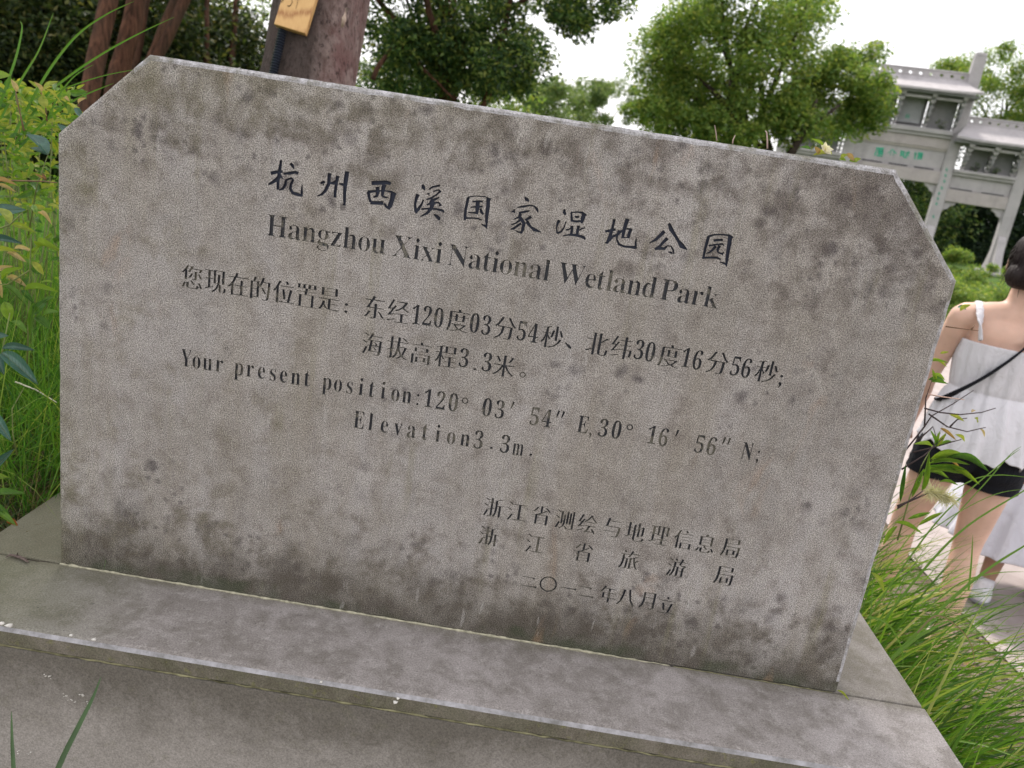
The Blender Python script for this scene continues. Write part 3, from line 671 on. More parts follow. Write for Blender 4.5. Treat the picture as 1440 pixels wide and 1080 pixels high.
def clumps(centre, radii, ncl, per, clr, shell=.55, flat=.75):
    a = unit(rng.normal(size=(ncl, 3))); rr = rng.uniform(shell ** 3, 1, ncl) ** (1 / 3)
    K = centre + a * rr[:, None] * np.asarray(radii)
    cl = clr * rng.uniform(.6, 1.35, ncl)
    P = np.repeat(K, per, 0); off = unit(rng.normal(size=(len(P), 3))) * (rng.uniform(.1, 1, len(P)) ** .5)[:, None] * (1, 1, flat)
    out = off.copy(); P = P + off * np.repeat(cl, per)[:, None]
    return P, out, K
def limb(m, a, b, ra, rb, sag=.1, n=7, seg=8):
    a = Vector(a); b = Vector(b); L = (b - a).length; pts = []
    off = Vector((random.uniform(-1, 1), random.uniform(-1, 1), random.uniform(-.3, 1))) * L * sag
    for i in range(n + 1):
        t = i / n; p = a.lerp(b, t) + off * math.sin(math.pi * t) + Vector((noise.noise(Vector((a.x, i * .7, 1))), noise.noise(Vector((a.y, i * .7, 5))), 0)) * L * .03
        pts.append(p)
    m.tube(pts, [ra + (rb - ra) * (i / n) ** .8 for i in range(n + 1)], seg)
bark_dark = plain('dark_brown_bark', (.045, .034, .028), .9, .15, .45, 22, .8, .02)
bark_red = None
def redbark():
    t = NT('reddish_fibrous_bark'); P = t.pos(); a = t.noise(P, 9, 5, .65, .3, (3, 3, .35)); b = t.noise(P, 3, 3)
    col = t.mix(t.maprange(a, .35, .65), (.04, .022, .016), (.17, .080, .052)); col = t.mix(t.maprange(b, .4, .7, 0, .6), col, (.055, .040, .030))
    return t.bsdf(col, .95, t.bump(a, 1, .03), .1)
bark_red = redbark()
LM = {}
LM['bright'] = leaf_mat('bright_green_leaf', [(0, (.085, .165, .040)), (.45, (.165, .265, .060)), (.8, (.27, .35, .075)), (1, (.38, .39, .10))], .48, .5, .3, big=.5)  # yellow green leaf colours, varied per leaf
LM['dark'] = leaf_mat('deep_green_leaf', [(0, (.022, .054, .022)), (.45, (.055, .115, .036)), (.76, (.145, .225, .055)), (1, (.31, .34, .09))], .42, .45, .35, big=.8)
LM['wood'] = leaf_mat('dark_wood_leaf', [(0, (.016, .028, .012)), (.45, (.034, .056, .018)), (.8, (.085, .115, .032)), (1, (.17, .15, .05))], .3, .6, .25, big=.9)  # dark brownish green leaf colours, varied per leaf
LM['pale'] = leaf_mat('far_pale_leaf', [(0, (.10, .16, .06)), (.6, (.16, .23, .09)), (1, (.26, .30, .12))], .45, .6, .2, big=.2)
LM['hedge'] = leaf_mat('dark_hedge_leaf', [(0, (.010, .022, .014)), (.6, (.018, .038, .020)), (1, (.05, .085, .025))], .2, .6, .2, big=.5)  # darkest green leaf colours, for the hedge
def tree(name, label, base, cr, radii, ncl, per, clr, size, mat, trunk_r, barkm, group=None, shell=.55, nlimb=9, cat='tree', fork=.45, up=.55, droop=.25, aspect=.42, extra=None, holes=None):
    t = empty(name, base, label, cat, group); base = V(base); cr = np.asarray(cr, float)
    P, out, K = clumps(cr, radii, ncl, per, clr, shell)
    if holes is not None:
        keep = np.ones(len(P), bool)
        for h, r in holes: keep &= np.linalg.norm((P - h), axis=1) > r
        P, out = P[keep], out[keep]
    v, f = leaves(P, size, aspect, up, droop, outward=out)
    link('crown', npmesh('crown', v, f), mat, t, kind='stuff')
    m = MB(); top = Vector(cr) - Vector((0, 0, radii[2] * .35)); mid_ = base.lerp(top, fork)
    m2 = MB(); limb(m2, base - Vector((0, 0, .15)), mid_, trunk_r * 1.15, trunk_r * .85, .03, 9, 12); limb(m2, mid_, top, trunk_r * .85, trunk_r * .35, .08, 8, 10)
    m2.build('trunk', barkm, t, True)
    idx = rng.choice(len(K), min(nlimb, len(K)), replace=False)
    for i in idx:
        st = mid_.lerp(top, random.uniform(-.05, .8)); m = MB()
        limb(m, st, Vector(K[i]), trunk_r * .45, trunk_r * .08, .10, 7, 7); m.build('limb', barkm, t, True)
    for (a, b, ra, rb) in (extra or []):
        m = MB(); limb(m, a, b, ra, rb, .07, 8, 8); m.build('limb', barkm, t, True)
    return t
# --- round bright tree between the slab and the gate
D = 13.0
cA = atD(1036, 66, D)
bA = V(atD(1085, 330, D)); bA.z = height(bA.x, bA.y)
tree('broadleaf_tree', 'round bright green tree rising behind the right half of the slab', bA, cA, (1.42, 1.5, 1.55), 120, 330, .40, .085, LM['bright'], .16, bark_dark, None, .25, 9, up=.5,
     extra=[(atD(1098, 235, D - .6), atD(1150, 140, D - .9), .085, .03), (atD(1115, 200, D - .6), atD(1182, 148, D - 1.0), .06, .02), (atD(1085, 235, D), atD(1072, 120, D - .5), .10, .035), (atD(1075, 150, D - .4), atD(1135, 40, D - .7), .05, .015), (atD(1085, 235, D), atD(985, 110, D - .3), .08, .02)])
P_, o_, K_ = clumps(atD(1190, 132, D - .3), (.82, .7, .74), 44, 320, .30, .1)
v_, f_ = leaves(P_, .08, outward=o_); tA = bpy.data.objects['broadleaf_tree']
link('crown', npmesh('crown', v_, f_), LM['bright'], tA, kind='stuff')
for px_, py_, ra_ in ((1040, 175, .62), (965, 165, .5), (1110, 165, .5)):
    P_, o_, K_ = clumps(atD(px_, py_, D - .7), (ra_ * 1.4, .4, ra_ * .6), 16, 260, .28, .1); v_, f_ = leaves(P_, .08, outward=o_); link('crown', npmesh('crown', v_, f_), LM['bright'], tA, kind='stuff')
P_, o_, K_ = clumps(atD(925, 110, D - .2), (.45, .6, 1.05), 18, 320, .30, .2)
v_, f_ = leaves(P_, .08, outward=o_); link('crown', npmesh('crown', v_, f_), LM['bright'], tA, kind='stuff')
# --- big dark tree over the middle
D = 6.8
b = V(atD(640, 400, D + .8)); b.z = height(b.x, b.y)
tB = tree('dark_evergreen_tree', 'dark leafy evergreen tree overhanging the middle of the slab top', b, atD(640, -70, D), (1.25, 1.1, 1.12), 104, 300, .25, .058, LM['dark'], .10, bark_red, None, .2, 8, extra=[(atD(640, 140, D), atD(560, 60, D - .2), .010, .018), (atD(560, 60, D - .2), atD(525, 112, D - .2), .018, .022)])
def more(tobj, px, py, D, radii, ncl, per, clr, size, mat, **k):
    P, o, K = clumps(atD(px, py, D), radii, ncl, per, clr, .1); v, f = leaves(P, size, outward=o, **k)
    link('crown', npmesh('crown', v, f), mat, tobj, kind='stuff')
more(tB, 600, 85, D + .2, (.62, .5, .40), 30, 300, .22, .055, LM['dark'])
more(tB, 705, 75, D - .1, (.42, .4, .35), 22, 260, .20, .055, LM['dark'])
more(tB, 820, 5, D - .3, (.40, .4, .26), 17, 230, .17, .055, LM['dark'])
more(tB, 690, 120, D + 1.5, (.55, .4, .22), 12, 200, .2, .06, LM['bright'])
more(tB, 540, 95, D + 2.5, (.6, .4, .5), 16, 240, .26, .06, LM['dark'])
# --- pale far trees
for px, py, D, r, lab in ((820, 155, 34, (2.0, 2, 1.3), 'small hazy pale green tree far behind, left of the bright round tree'), (858, 150, 46, (2.6, 2, 1.5), 'faintest far tree at the right end of the sky gap'), (760, 150, 30, (1.6, 2, 1.4), 'yellowish far tree under the hanging dark branches')):
    c = atD(px, py, D); b = V(c); b.z = height(b.x, b.y)
    tree('far_tree', lab, b, c, r, 34, 170, .55, .17, LM['pale'], .12, bark_dark, 'pale trees far beyond the slab', .2, 5)
# --- trees behind the gate
for px, py, D, r, lab, mm in ((1425, 125, 33, (2.1, 2, 1.7), 'tall green tree behind the right side roof of the gate', 'bright'), (1342, 112, 36, (.9, 1.0, .85), 'green treetop showing between ridge and right pillar of the gate', 'bright'),
                              (1285, 300, 30, (2.0, 1.4, 2.3), 'leafy shrubby tree seen through the central bay of the gate', 'dark'), (1480, 200, 34, (2.6, 2, 3.0), 'dark tree right behind the side bay of the gate', 'dark')):
    c = atD(px, py, D); b = V(c); b.z = height(b.x, b.y)
    tree('gate_side_tree', lab, b, c, r, 60, 210, .62, .15, LM[mm], .16, bark_dark, 'trees behind the stone gate', .2, 6)
def wood(name, pts, mat, size, n, aspect=.45, r=.9):
    """far wood: pts (px,py,D,radius m)"""
    Ps = []
    for px, py, D, rad in pts:
        P, o, K = clumps(atD(px, py, D), (rad, rad * .7, rad * .8), 22, n // 22, r * rad * .45, .15); Ps.append(P)
    P = np.concatenate(Ps); v, f = leaves(P, size, aspect)
    return link(name, npmesh(name, v, f), mat, kind='stuff', label=None)
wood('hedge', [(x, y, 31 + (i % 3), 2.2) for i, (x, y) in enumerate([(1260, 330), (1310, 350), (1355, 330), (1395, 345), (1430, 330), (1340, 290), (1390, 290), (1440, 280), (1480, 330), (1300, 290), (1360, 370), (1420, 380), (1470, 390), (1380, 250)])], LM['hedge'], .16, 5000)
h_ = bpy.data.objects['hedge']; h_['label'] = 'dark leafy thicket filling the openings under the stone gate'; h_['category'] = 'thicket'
# --- left wood: dark undergrowth mass and slanting red barked trunks
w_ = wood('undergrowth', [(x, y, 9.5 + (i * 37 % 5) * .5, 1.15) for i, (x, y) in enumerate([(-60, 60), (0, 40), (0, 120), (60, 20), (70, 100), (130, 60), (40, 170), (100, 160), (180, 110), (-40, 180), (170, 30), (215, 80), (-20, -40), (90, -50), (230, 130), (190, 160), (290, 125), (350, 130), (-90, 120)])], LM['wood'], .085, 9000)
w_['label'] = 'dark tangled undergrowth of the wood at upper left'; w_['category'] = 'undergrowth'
def leaning(lab, a, b, D, r, name='redwood_tree'):
    A = atD(a[0], a[1], D); B = atD(b[0], b[1], D); d = unit(A - B); base = V(B - d * 3.2); g = height(base.x, base.y)
    base = V(B + (B - A) * ((B[2] - g) / (A[2] - B[2]))); top = V(A) + Vector(d) * 3.2
    t = empty(name, base, lab, 'tree', 'slanting trees of the wood'); m = MB()
    pts = [base.lerp(top, i / 24) + Vector((noise.noise(Vector((i * .35, D, 0))), 0, 0)) * .03 for i in range(25)]
    m.tube(pts, [r * (1.25 - .45 * i / 24) * (1 + .06 * noise.noise(Vector((i * .9, 3, D)))) for i in range(25)], 14)
    m.build('trunk', bark_red, t, True)
    P, o, K = clumps(np.array(top) + (0, 0, .3), (1.0, 1.0, .9), 22, 200, .3, .2); v, f = leaves(P, .07, outward=o)
    link('crown', npmesh('crown', v, f), LM['wood'], t, kind='stuff')
    for q in K[:4]:
        m = MB(); limb(m, pts[-4], q, r * .35, r * .1, .1); m.build('limb', bark_red, t, True)
leaning('leftmost red brown slanting trunk in the wood', (152, 0), (123, 145), 7.2, .072)
leaning('second slanting trunk, with reddish bark', (192, 0), (166, 112), 7.6, .082)
leaning('red trunk half hidden behind the second slanting trunk', (204, 0), (183, 105), 8.6, .05)
leaning('dark strongly slanting trunk above the slab corner', (262, 0), (218, 85), 7.8, .048)
leaning('thin dark trunk left of it crossing the leaning one', (246, 0), (206, 90), 8.6, .042)
leaning('thin upright dark trunk against the bright leaves', (293, 0), (290, 88), 9.5, .028)
leaning('slender trunk nearest the big pale trunk', (332, 0), (326, 92), 10.2, .035)
b = V(atD(310, 400, 12)); b.z = height(b.x, b.y)
tree('broadleaf_tree', 'bright green tree seen left of the big pale trunk', b, atD(318, 30, 12), (1.25, 1.2, 1.35), 50, 170, .42, .09, LM['bright'], .10, bark_dark, None, .2, 7)
b = V(atD(70, 400, 15)); b.z = height(b.x, b.y)
tree('broadleaf_tree', 'tall dark tree closing the wood at the far left', b, atD(70, -30, 14), (3.2, 1.6, 2.6), 120, 260, .7, .13, LM['wood'], .2, bark_dark, None, .2, 7)

# ------------------------------------------------------------------ big pale trunk with sign and conduit
def palebark():
    t = NT('flaking_pinkish_bark'); P = t.pos(); a = t.noise(P, 34, 6, .75, .2, (1, 1, .4)); b = t.noise(P, 6, 4, .6, .3); c = t.noise(P, 95, 5, .75, .2, (1, 1, .35))
    vr = t.node('ShaderNodeTexVoronoi'); vr.inputs['Scale'].default_value = 26; mp = t.node('ShaderNodeMapping'); mp.inputs['Scale'].default_value = (1, 1, .45); t.L(P, mp.inputs[0]); t.L(mp.outputs[0], vr.inputs['Vector'])
    col = t.mix(t.maprange(a, .35, .65), (.17, .105, .092), (.42, .32, .295)); col = t.mix(t.maprange(b, .45, .65, 0, .7), col, (.22, .105, .10))
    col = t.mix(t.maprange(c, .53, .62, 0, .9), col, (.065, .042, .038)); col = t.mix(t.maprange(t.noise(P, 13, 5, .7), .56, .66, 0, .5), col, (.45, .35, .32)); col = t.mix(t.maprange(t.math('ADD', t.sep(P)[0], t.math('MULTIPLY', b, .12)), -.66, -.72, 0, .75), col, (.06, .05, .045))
    h = t.math('ADD', a, t.math('MULTIPLY', c, .6))
    return t.bsdf(col, .9, t.bump(h, 1.0, .035), .15)
D = 2.6
Rr = V(atD(500, 116, D)); Lr = V(atD(368, 97, D)); cb = (Rr + Lr) / 2; r0 = (Rr - Lr).length / 2
Rt = V(atD(524, -4, D)); Lt = V(atD(384, -25, D)); ct = (Rt + Lt) / 2; r1 = (Rt - Lt).length / 2
dirT = (ct - cb).normalized(); g = height(cb.x, cb.y)
base = cb - dirT * ((cb.z - g) / dirT.z)
big = empty('pale_barked_tree', base, 'big pinkish pale trunk close behind the slab, carrying a wooden plaque', 'tree')
nseg, nring = 150, 72; v = []; L_ = 3.4
for i in range(nseg):
    s = -.15 + L_ * i / (nseg - 1); p = base + dirT * s; rr = r0 * (1 + .35 * math.exp(-max(s, 0) * 4)) * (1 - .03 * s)
    for k in range(nring):
        w = 2 * math.pi * k / nring
        q = Vector((math.cos(w), math.sin(w), 0)); nzv = noise.noise(Vector((q.x * 1.6, q.y * 1.6, s * 1.5))) * .06 + noise.noise(Vector((q.x * 9, q.y * 9, s * 12))) * .022 + noise.noise(Vector((q.x * 20, q.y * 20, s * 22))) * .012
        v.append(p + q * rr * (1 + nzv))
idx = np.arange(nseg * nring).reshape(nseg, nring); nx_ = np.roll(idx, -1, 1)
f = np.stack([idx[:-1], nx_[:-1], nx_[1:], idx[1:]], -1).reshape(-1, 4)
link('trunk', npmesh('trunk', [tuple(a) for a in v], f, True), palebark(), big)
topT = base + dirT * 3.2
for k in range(6):
    e = topT + Vector((random.uniform(-1.4, 1.4), random.uniform(-.6, 1.4), random.uniform(.8, 1.9))); m = MB(); limb(m, topT - Vector((0, 0, .1 * k)), e, .08, .02, .1, 8, 9); m.build('limb', bark_dark, big, True)
P_, o_, K_ = clumps(np.array(topT) + (0.1, .5, 1.5), (1.7, 1.4, .8), 45, 170, .3, .2); v_, f_ = leaves(P_, .07, outward=o_)
link('crown', npmesh('crown', v_, f_), LM['dark'], big, kind='stuff')
P_, o_, K_ = clumps((-.98, 3.25, 4.0), (1.2, 1.25, .55), 58, 190, .30, .15); v_, f_ = leaves(P_, .07, outward=o_)  # added crown above the view, placed to keep sun off the monument
link('crown', npmesh('crown', v_, f_), LM['dark'], big, kind='stuff')
for k in range(3):
    m = MB(); limb(m, topT - Vector((0, 0, .1)), Vector((-.7 + .5 * (k - 1), 3.2 + .3 * k, 3.95)), .06, .02, .08, 8, 9); m.build('limb', bark_dark, big, True)  # limbs added to carry the shading crown
# stub twig on the bark
m = MB(); m.tube([V(atD(488, 12, D - .185)), V(atD(484, 26, D - .19)), V(atD(481, 38, D - .178))], [.006, .0075, .004], 8); m.build('bark_ridge', plain('pale_scar', (.42, .32, .26), .9, .2, .3, 60, .5, .004), big, True)
# wooden plaque
D2 = 2.6 - r0 - .030
pc = [V(atD(x, y, D2)) for x, y in ((385, 33.5), (429, 47), (440, -13), (400, -25))]     # bl, br, tr, tl of the front face
ax = (pc[1] - pc[0]).normalized(); az = ((pc[3] - pc[0]) - ax * (pc[3] - pc[0]).dot(ax)).normalized(); ay = az.cross(ax)
wS = (pc[1] - pc[0]).length; hS = .21; cS = pc[0] + ax * wS / 2 + az * hS / 2
sg = empty('wooden_plaque', cS - az * hS / 2, 'light wooden plaque with dark painted strokes fixed to the pale trunk', 'sign')
def woodm():
    t = NT('varnished_pine'); o = t.obj(); 
    mp = t.node('ShaderNodeMapping'); mp.inputs['Scale'].default_value = (30, 30, 4); t.L(t.pos(), mp.inputs[0])
    w = t.node('ShaderNodeTexWave'); w.wave_type = 'RINGS'; w.inputs['Scale'].default_value = .55; w.inputs['Distortion'].default_value = 5; w.inputs['Detail'].default_value = 3; t.L(mp.outputs[0], w.inputs['Vector'])
    f_ = t.noise(t.pos(), 60, 4, .6, 0, (3, 3, .3))
    col = t.mix(t.math('POWER', w.outputs['Fac'], 3), (.62, .37, .145), (.34, .145, .045)); col = t.mix(t.maprange(f_, .4, .7, 0, .5), col, (.70, .45, .19))
    return t.bsdf(col, .38, None, .4)
m = MB(); m.box(cS + ay * .012, (wS, .024, hS), (ax, ay, az)); bevel(m.build('board', woodm(), sg), .002)
ink = plain('dark_brush_ink', (.02, .016, .014), .6)
def on_sign(pts, w0):
    m = MB(); q = [V(CAM + ray(x, y) * 1.0) for x, y in pts]; q2 = []
    for (x, y) in pts:
        d = Vector(ray(x, y)); t = ((cS - Vector(CAM)).dot(ay)) / d.dot(ay); q2.append(Vector(CAM) + d * t - ay * .0008)
    m.tube(q2, [w0 * a for a in ([.5] + [1] * (len(q2) - 2) + [.4])], 6, .25); m.build('painted_stroke', ink, sg)
on_sign([(393, -2), (396, 3.5), (399, -1), (401, -6)], .0022); on_sign([(404, 8), (408, 8.5), (411, 3), (410, -3), (406, -7)], .0022); on_sign([(419, -5), (418.5, 3), (416, 13)], .0014); on_sign([(408.5, 8), (405, 10)], .0016)
# corrugated conduit
D3 = 2.6 - r0 * .93 - .012
a, b_ = V(atD(400, 32, D3)), V(atD(385, 100, D3)); dc = (b_ - a).normalized(); m = MB(); pts = []; rr = []
for i in range(150):
    pts.append(a - dc * .05 + dc * (i * .0042)); rr.append(.0125 + .0022 * (1 if (i // 1) % 2 else -1))
m.tube(pts, rr, 14)
cd = m.build('corrugated_conduit', plain('black_blue_plastic', (.018, .022, .035), .4, .4, .2), None, False)
cd['label'] = 'black corrugated cable conduit running down the pale trunk'; cd['category'] = 'conduit'
#PART3

# ------------------------------------------------------------------ the stone gate
GO = atD(1330, 210, 25.0); GT = R(-15)
GE = Vector((math.cos(GT), math.sin(GT), 0)); GN = Vector((-math.sin(GT), math.cos(GT), 0))
def G(s, d, h): return Vector((GO[0], GO[1], 0)) + GE * s + GN * d + Vector((0, 0, h))
def gpx(x, y, dd=0.0):
    d = Vector(ray(x, y)); O = G(0, dd, 0); t = ((O - Vector(CAM)).dot(GN)) / d.dot(GN); X = Vector(CAM) + d * t - O
    return X.dot(GE), X.z
GAX = (GE, GN, Vector((0, 0, 1)))
gz = height(GO[0], GO[1])
gate = empty('stone_gateway', G(0, 0, gz), 'pale carved stone memorial archway with tiered roofs and green lettering', 'gateway')
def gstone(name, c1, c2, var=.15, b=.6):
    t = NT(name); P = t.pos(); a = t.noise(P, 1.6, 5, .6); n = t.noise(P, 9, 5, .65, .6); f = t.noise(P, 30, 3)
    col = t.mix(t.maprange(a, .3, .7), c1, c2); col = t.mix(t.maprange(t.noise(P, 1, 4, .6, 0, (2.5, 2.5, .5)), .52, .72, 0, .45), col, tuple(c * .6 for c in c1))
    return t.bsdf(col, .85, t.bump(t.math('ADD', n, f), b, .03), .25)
gs = gstone('pale_gate_stone', (.36, .34, .35), (.46, .43, .44)); gs2 = gstone('warm_gate_stone', (.40, .355, .335), (.48, .43, .41)); gd = gstone('shaded_gate_stone', (.20, .20, .21), (.29, .28, .29)); gc = gstone('carved_relief_stone', (.38, .34, .34), (.50, .45, .44), b=1.0)  # gd is a darker copy of the gate stone, eave shade in its colour
def gbox(name, s0, s1, d0, d1, h0, h1, mat=None, bv=.012, taper=1.0, parent=gate):
    m = MB(); m.box(G((s0 + s1) / 2, (d0 + d1) / 2, (h0 + h1) / 2), (s1 - s0, d1 - d0, h1 - h0), GAX, taper); o = m.build(name, mat or gs, parent)
    if bv: bevel(o, bv, 1)
    return o
PW = .17
PIL = [(-4.92, 4.55), (-2.86, 5.72), (.20, 5.72), (2.30, 4.55)]
for s, top in PIL:
    m = MB(); m.box(G(s, 0, (gz - .1 + top - .12) / 2), (2 * PW, .34, top - .12 - gz + .1), GAX); m.box(G(s, 0, top - .06), (2 * PW, .34, .118), GAX, .86)
    bevel(m.build('pillar', gs, gate), .02, 1)
    # drum shaped bracing stones before and behind
    for sg_ in (-1, 1):
        prof = [(.172, -.02), (.172, 1.22), (.26, 1.10), (.36, .84), (.50, .55), (.62, .36), (.74, .24), (.80, .0)]
        v = [G(s + a, sg_ * d, gz + h) for a in (-.115, .115) for d, h in prof]; n = len(prof)
        fa = list(range(n)); fs_ = [fa if sg_ > 0 else fa[::-1], [i + n for i in (fa[::-1] if sg_ > 0 else fa)]] + [([i, (i + 1) % n, (i + 1) % n + n, i + n][::-sg_ or 1] if True else 0) for i in range(n)]
        mm = MB(); mm.add(v, fs_); bevel(mm.build('brace_stone', gs, gate), .015, 1)
    gbox('pillar_base', s - .30, s + .30, -.9, .9, gz - .12, gz + .10)
def pierced_band(s0, s1, h0, h1, n):
    m = MB(); w = (s1 - s0) / n; th = .055; q = .34
    for i in range(n):
        a, b = s0 + i * w, s0 + (i + 1) * w; c = (a + b) / 2; hc = (h0 + h1) / 2
        C_ = [(a, h0), (b, h0), (b, h1), (a, h1)]; Dm = [(a + w * .27, hc), (c, h0 + (h1 - h0) * .22), (b - w * .27, hc), (c, h1 - (h1 - h0) * .22)]
        F = [(0, 1, 5), (1, 2, 6), (2, 3, 7), (3, 0, 4), (0, 5, 4), (1, 6, 5), (2, 7, 6), (3, 4, 7)]
        P = C_ + Dm
        v = [G(p[0], -th, p[1]) for p in P] + [G(p[0], th, p[1]) for p in P]
        fs_ = [list(f) for f in F] + [[k + 8 for k in f[::-1]] for f in F] + [[4 + k, 4 + (k + 1) % 4, 12 + (k + 1) % 4, 12 + k] for k in range(4)] + [[0, 8, 9, 1], [2, 10, 11, 3]]
        m.add(v, fs_)
    m.build('pierced_ridge', gs, gate)
    gbox('ridge_cap', s0, s1, -.075, .075, h1 + .002, h1 + .05, gs, .01)
def roof(s0, s1, hr, he, depth, over):
    """two slopes sagging to the eaves, ends swept out"""
    n, k = 14, 6; v = []
    for side in (-1, 1):
        for th in (0, .07):
            for i in range(n + 1):
                t = i / n; s = s0 - over + (s1 - s0 + 2 * over) * t; lift = .05 * (abs(2 * t - 1) ** 4)
                for j in range(k + 1):
                    u = j / k; ss = s if j else s0 + (s1 - s0) * t
                    ss = (s0 + (s1 - s0) * t) * (1 - u) + s * u
                    h = hr + (he - hr) * (u ** .75) + lift * u - th
                    v.append((ss, side * (.05 + (depth - .05) * u), h))
    m = MB(); blk = (n + 1) * (k + 1); fs_ = []
    for b in range(4):
        for i in range(n):
            for j in range(k):
                q = [b * blk + i * (k + 1) + j, b * blk + (i + 1) * (k + 1) + j, b * blk + (i + 1) * (k + 1) + j + 1, b * blk + i * (k + 1) + j + 1]
                fs_.append(q)
    for b in (0, 2):
        for i in range(n):
            a = b * blk + i * (k + 1) + k; c = a + k + 1; fs_.append([a, c, c + blk, a + blk])
        for i in (0, n):
            for j in range(k): a = b * blk + i * (k + 1) + j; fs_.append([a, a + 1, a + 1 + blk, a + blk])
    m.add([G(*p) for p in v], fs_); o = m.build('roof_slab', gs, gate)
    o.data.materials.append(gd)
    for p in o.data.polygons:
        if (p.index // (n * k)) in (1, 3) and p.index < 4 * n * k: p.material_index = 1  # roof underside takes the copy with shade in its colour
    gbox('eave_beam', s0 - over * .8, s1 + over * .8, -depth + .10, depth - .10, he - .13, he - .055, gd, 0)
def bracket(s, h0, h1, reach):
    n = 6
    for side in (-1,):
        for i in range(n):
            t = i / (n - 1); d = side * (.10 + reach * t); h = h0 + .06 + (h1 - h0 - .12) * t
            m = MB(); w = .135
            m.box(G(s, d, h + .018), (w * 1.15, .11, .055), GAX); m.box(G(s, d, h - .028), (w * .8, .08, .036), GAX)
            bevel(m.build('bracket_block', gs, gate), .014, 2)
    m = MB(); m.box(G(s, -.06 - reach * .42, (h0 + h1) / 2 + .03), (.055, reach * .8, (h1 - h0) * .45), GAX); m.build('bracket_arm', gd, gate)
    m = MB(); v = [G(s + a, d, h) for a in (-.03, .03) for d, h in ((-.02, h0), (-.12, h0 + .03), (-.14 - reach, h1 - .05), (-.02, h1 - .03))]
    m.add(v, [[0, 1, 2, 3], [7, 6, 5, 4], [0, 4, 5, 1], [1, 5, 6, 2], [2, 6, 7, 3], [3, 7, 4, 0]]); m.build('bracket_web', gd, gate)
# central bay
roof(-3.06, .02, 4.86, 4.44, .95, .42); pierced_band(-2.68, .03, 4.86, 5.06, 9)
hs = [-2.58, -1.72, -.83, .04]
for s in hs: bracket(s, 3.38, 4.33, .62)
for a, b_ in zip(hs[:-1], hs[1:]):
    gbox('bracket_tie', a + .05, b_ - .05, -.66, -.58, 4.17, 4.25, gs, .01)
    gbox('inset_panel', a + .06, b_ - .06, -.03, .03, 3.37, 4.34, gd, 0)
gbox('name_tablet', -1.66, -.98, -.13, -.05, 3.45, 4.26, gstone('tablet_stone', (.28, .28, .30), (.35, .35, .37)), .02)
gbox('ledge', -2.69, .03, -.30, .30, 3.22, 3.36, gs); gbox('moulding', -2.69, .03, -.22, .22, 3.12, 3.217, gs)
gbox('carved_beam', -2.69, .03, -.15, .15, 2.80, 3.117, gc)
gbox('lettered_panel', -2.69, .03, -.07, .07, 2.20, 2.797, gs)
gbox('panel_frame', -2.69, .03, -.12, -.072, 2.745, 2.795, gs2, 0)
gbox('lower_rail', -2.69, .03, -.10, .10, 2.13, 2.197, gs)
for a, b_ in ((-2.35, -1.75), (-1.55, -.98), (-.78, -.2)): gbox('slot_shade', a, b_, -.101 - .012, -.1005, 2.150, 2.182, plain('dark_slot_shade', (.05, .055, .06)), 0)  # dark bars stand in for the shade inside the slots
gbox('carved_beam', -2.69, .03, -.16, .16, 1.74, 2.127, gc)
# side bays
for (x0, x1) in ((.37, 2.13), (-4.75, -3.03)):
    roof(x0 - .02, x1 + .3, 3.66, 3.17, .85, .28); pierced_band(x0 + .0, x1 + .0, 3.66, 3.84, 7)
    hs = [x0 + .22, (x0 + x1) / 2 + .06, x1 - .10]
    for s in hs: bracket(s, 2.28, 3.04, .55)
    for a, b_ in zip(hs[:-1], hs[1:]):
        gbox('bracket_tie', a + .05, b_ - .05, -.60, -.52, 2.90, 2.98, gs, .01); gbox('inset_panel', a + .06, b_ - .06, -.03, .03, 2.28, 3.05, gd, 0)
    gbox('ledge', x0, x1, -.26, .26, 2.17, 2.27, gs); gbox('moulding', x0, x1, -.18, .18, 2.08, 2.167, gs)
    gbox('plain_panel', x0, x1, -.07, .07, 1.66, 2.077, gs)
    for a, b_ in ((x0 + .06, x0 + .70), (x0 + .98, x0 + 1.62)): gbox('slot_shade', a, b_, -.083, -.0715, 1.665, 1.70, plain('dark_slot_shade', (.05, .055, .06)), 0)  # slot shade made as dark bars here too
    gbox('carved_beam', x0, x1, -.15, .15, 1.27, 1.657, gc)
def corbel(s, sgn, h):
    prof = [(0, 0), (.36, 0), (.34, -.08), (.22, -.13), (.16, -.22), (.05, -.27), (0, -.40)]
    v = [G(s + sgn * a, d, h + b_) for d in (-.07, .07) for a, b_ in prof]; n = len(prof)
    m = MB(); m.add(v, [list(range(n)), [i + n for i in range(n)][::-1]] + [[i, (i + 1) % n, (i + 1) % n + n, i + n] for i in range(n)])
    m.build('corbel', gs, gate)
corbel(.03, -1, 1.738); corbel(-2.69, 1, 1.738); corbel(.37, 1, 1.268); corbel(2.13, -1, 1.268); corbel(-3.03, -1, 1.268); corbel(-4.75, 1, 1.268)
green = plain('green_letter_paint', (.02, .36, .22), .6, .3, .25, 12)
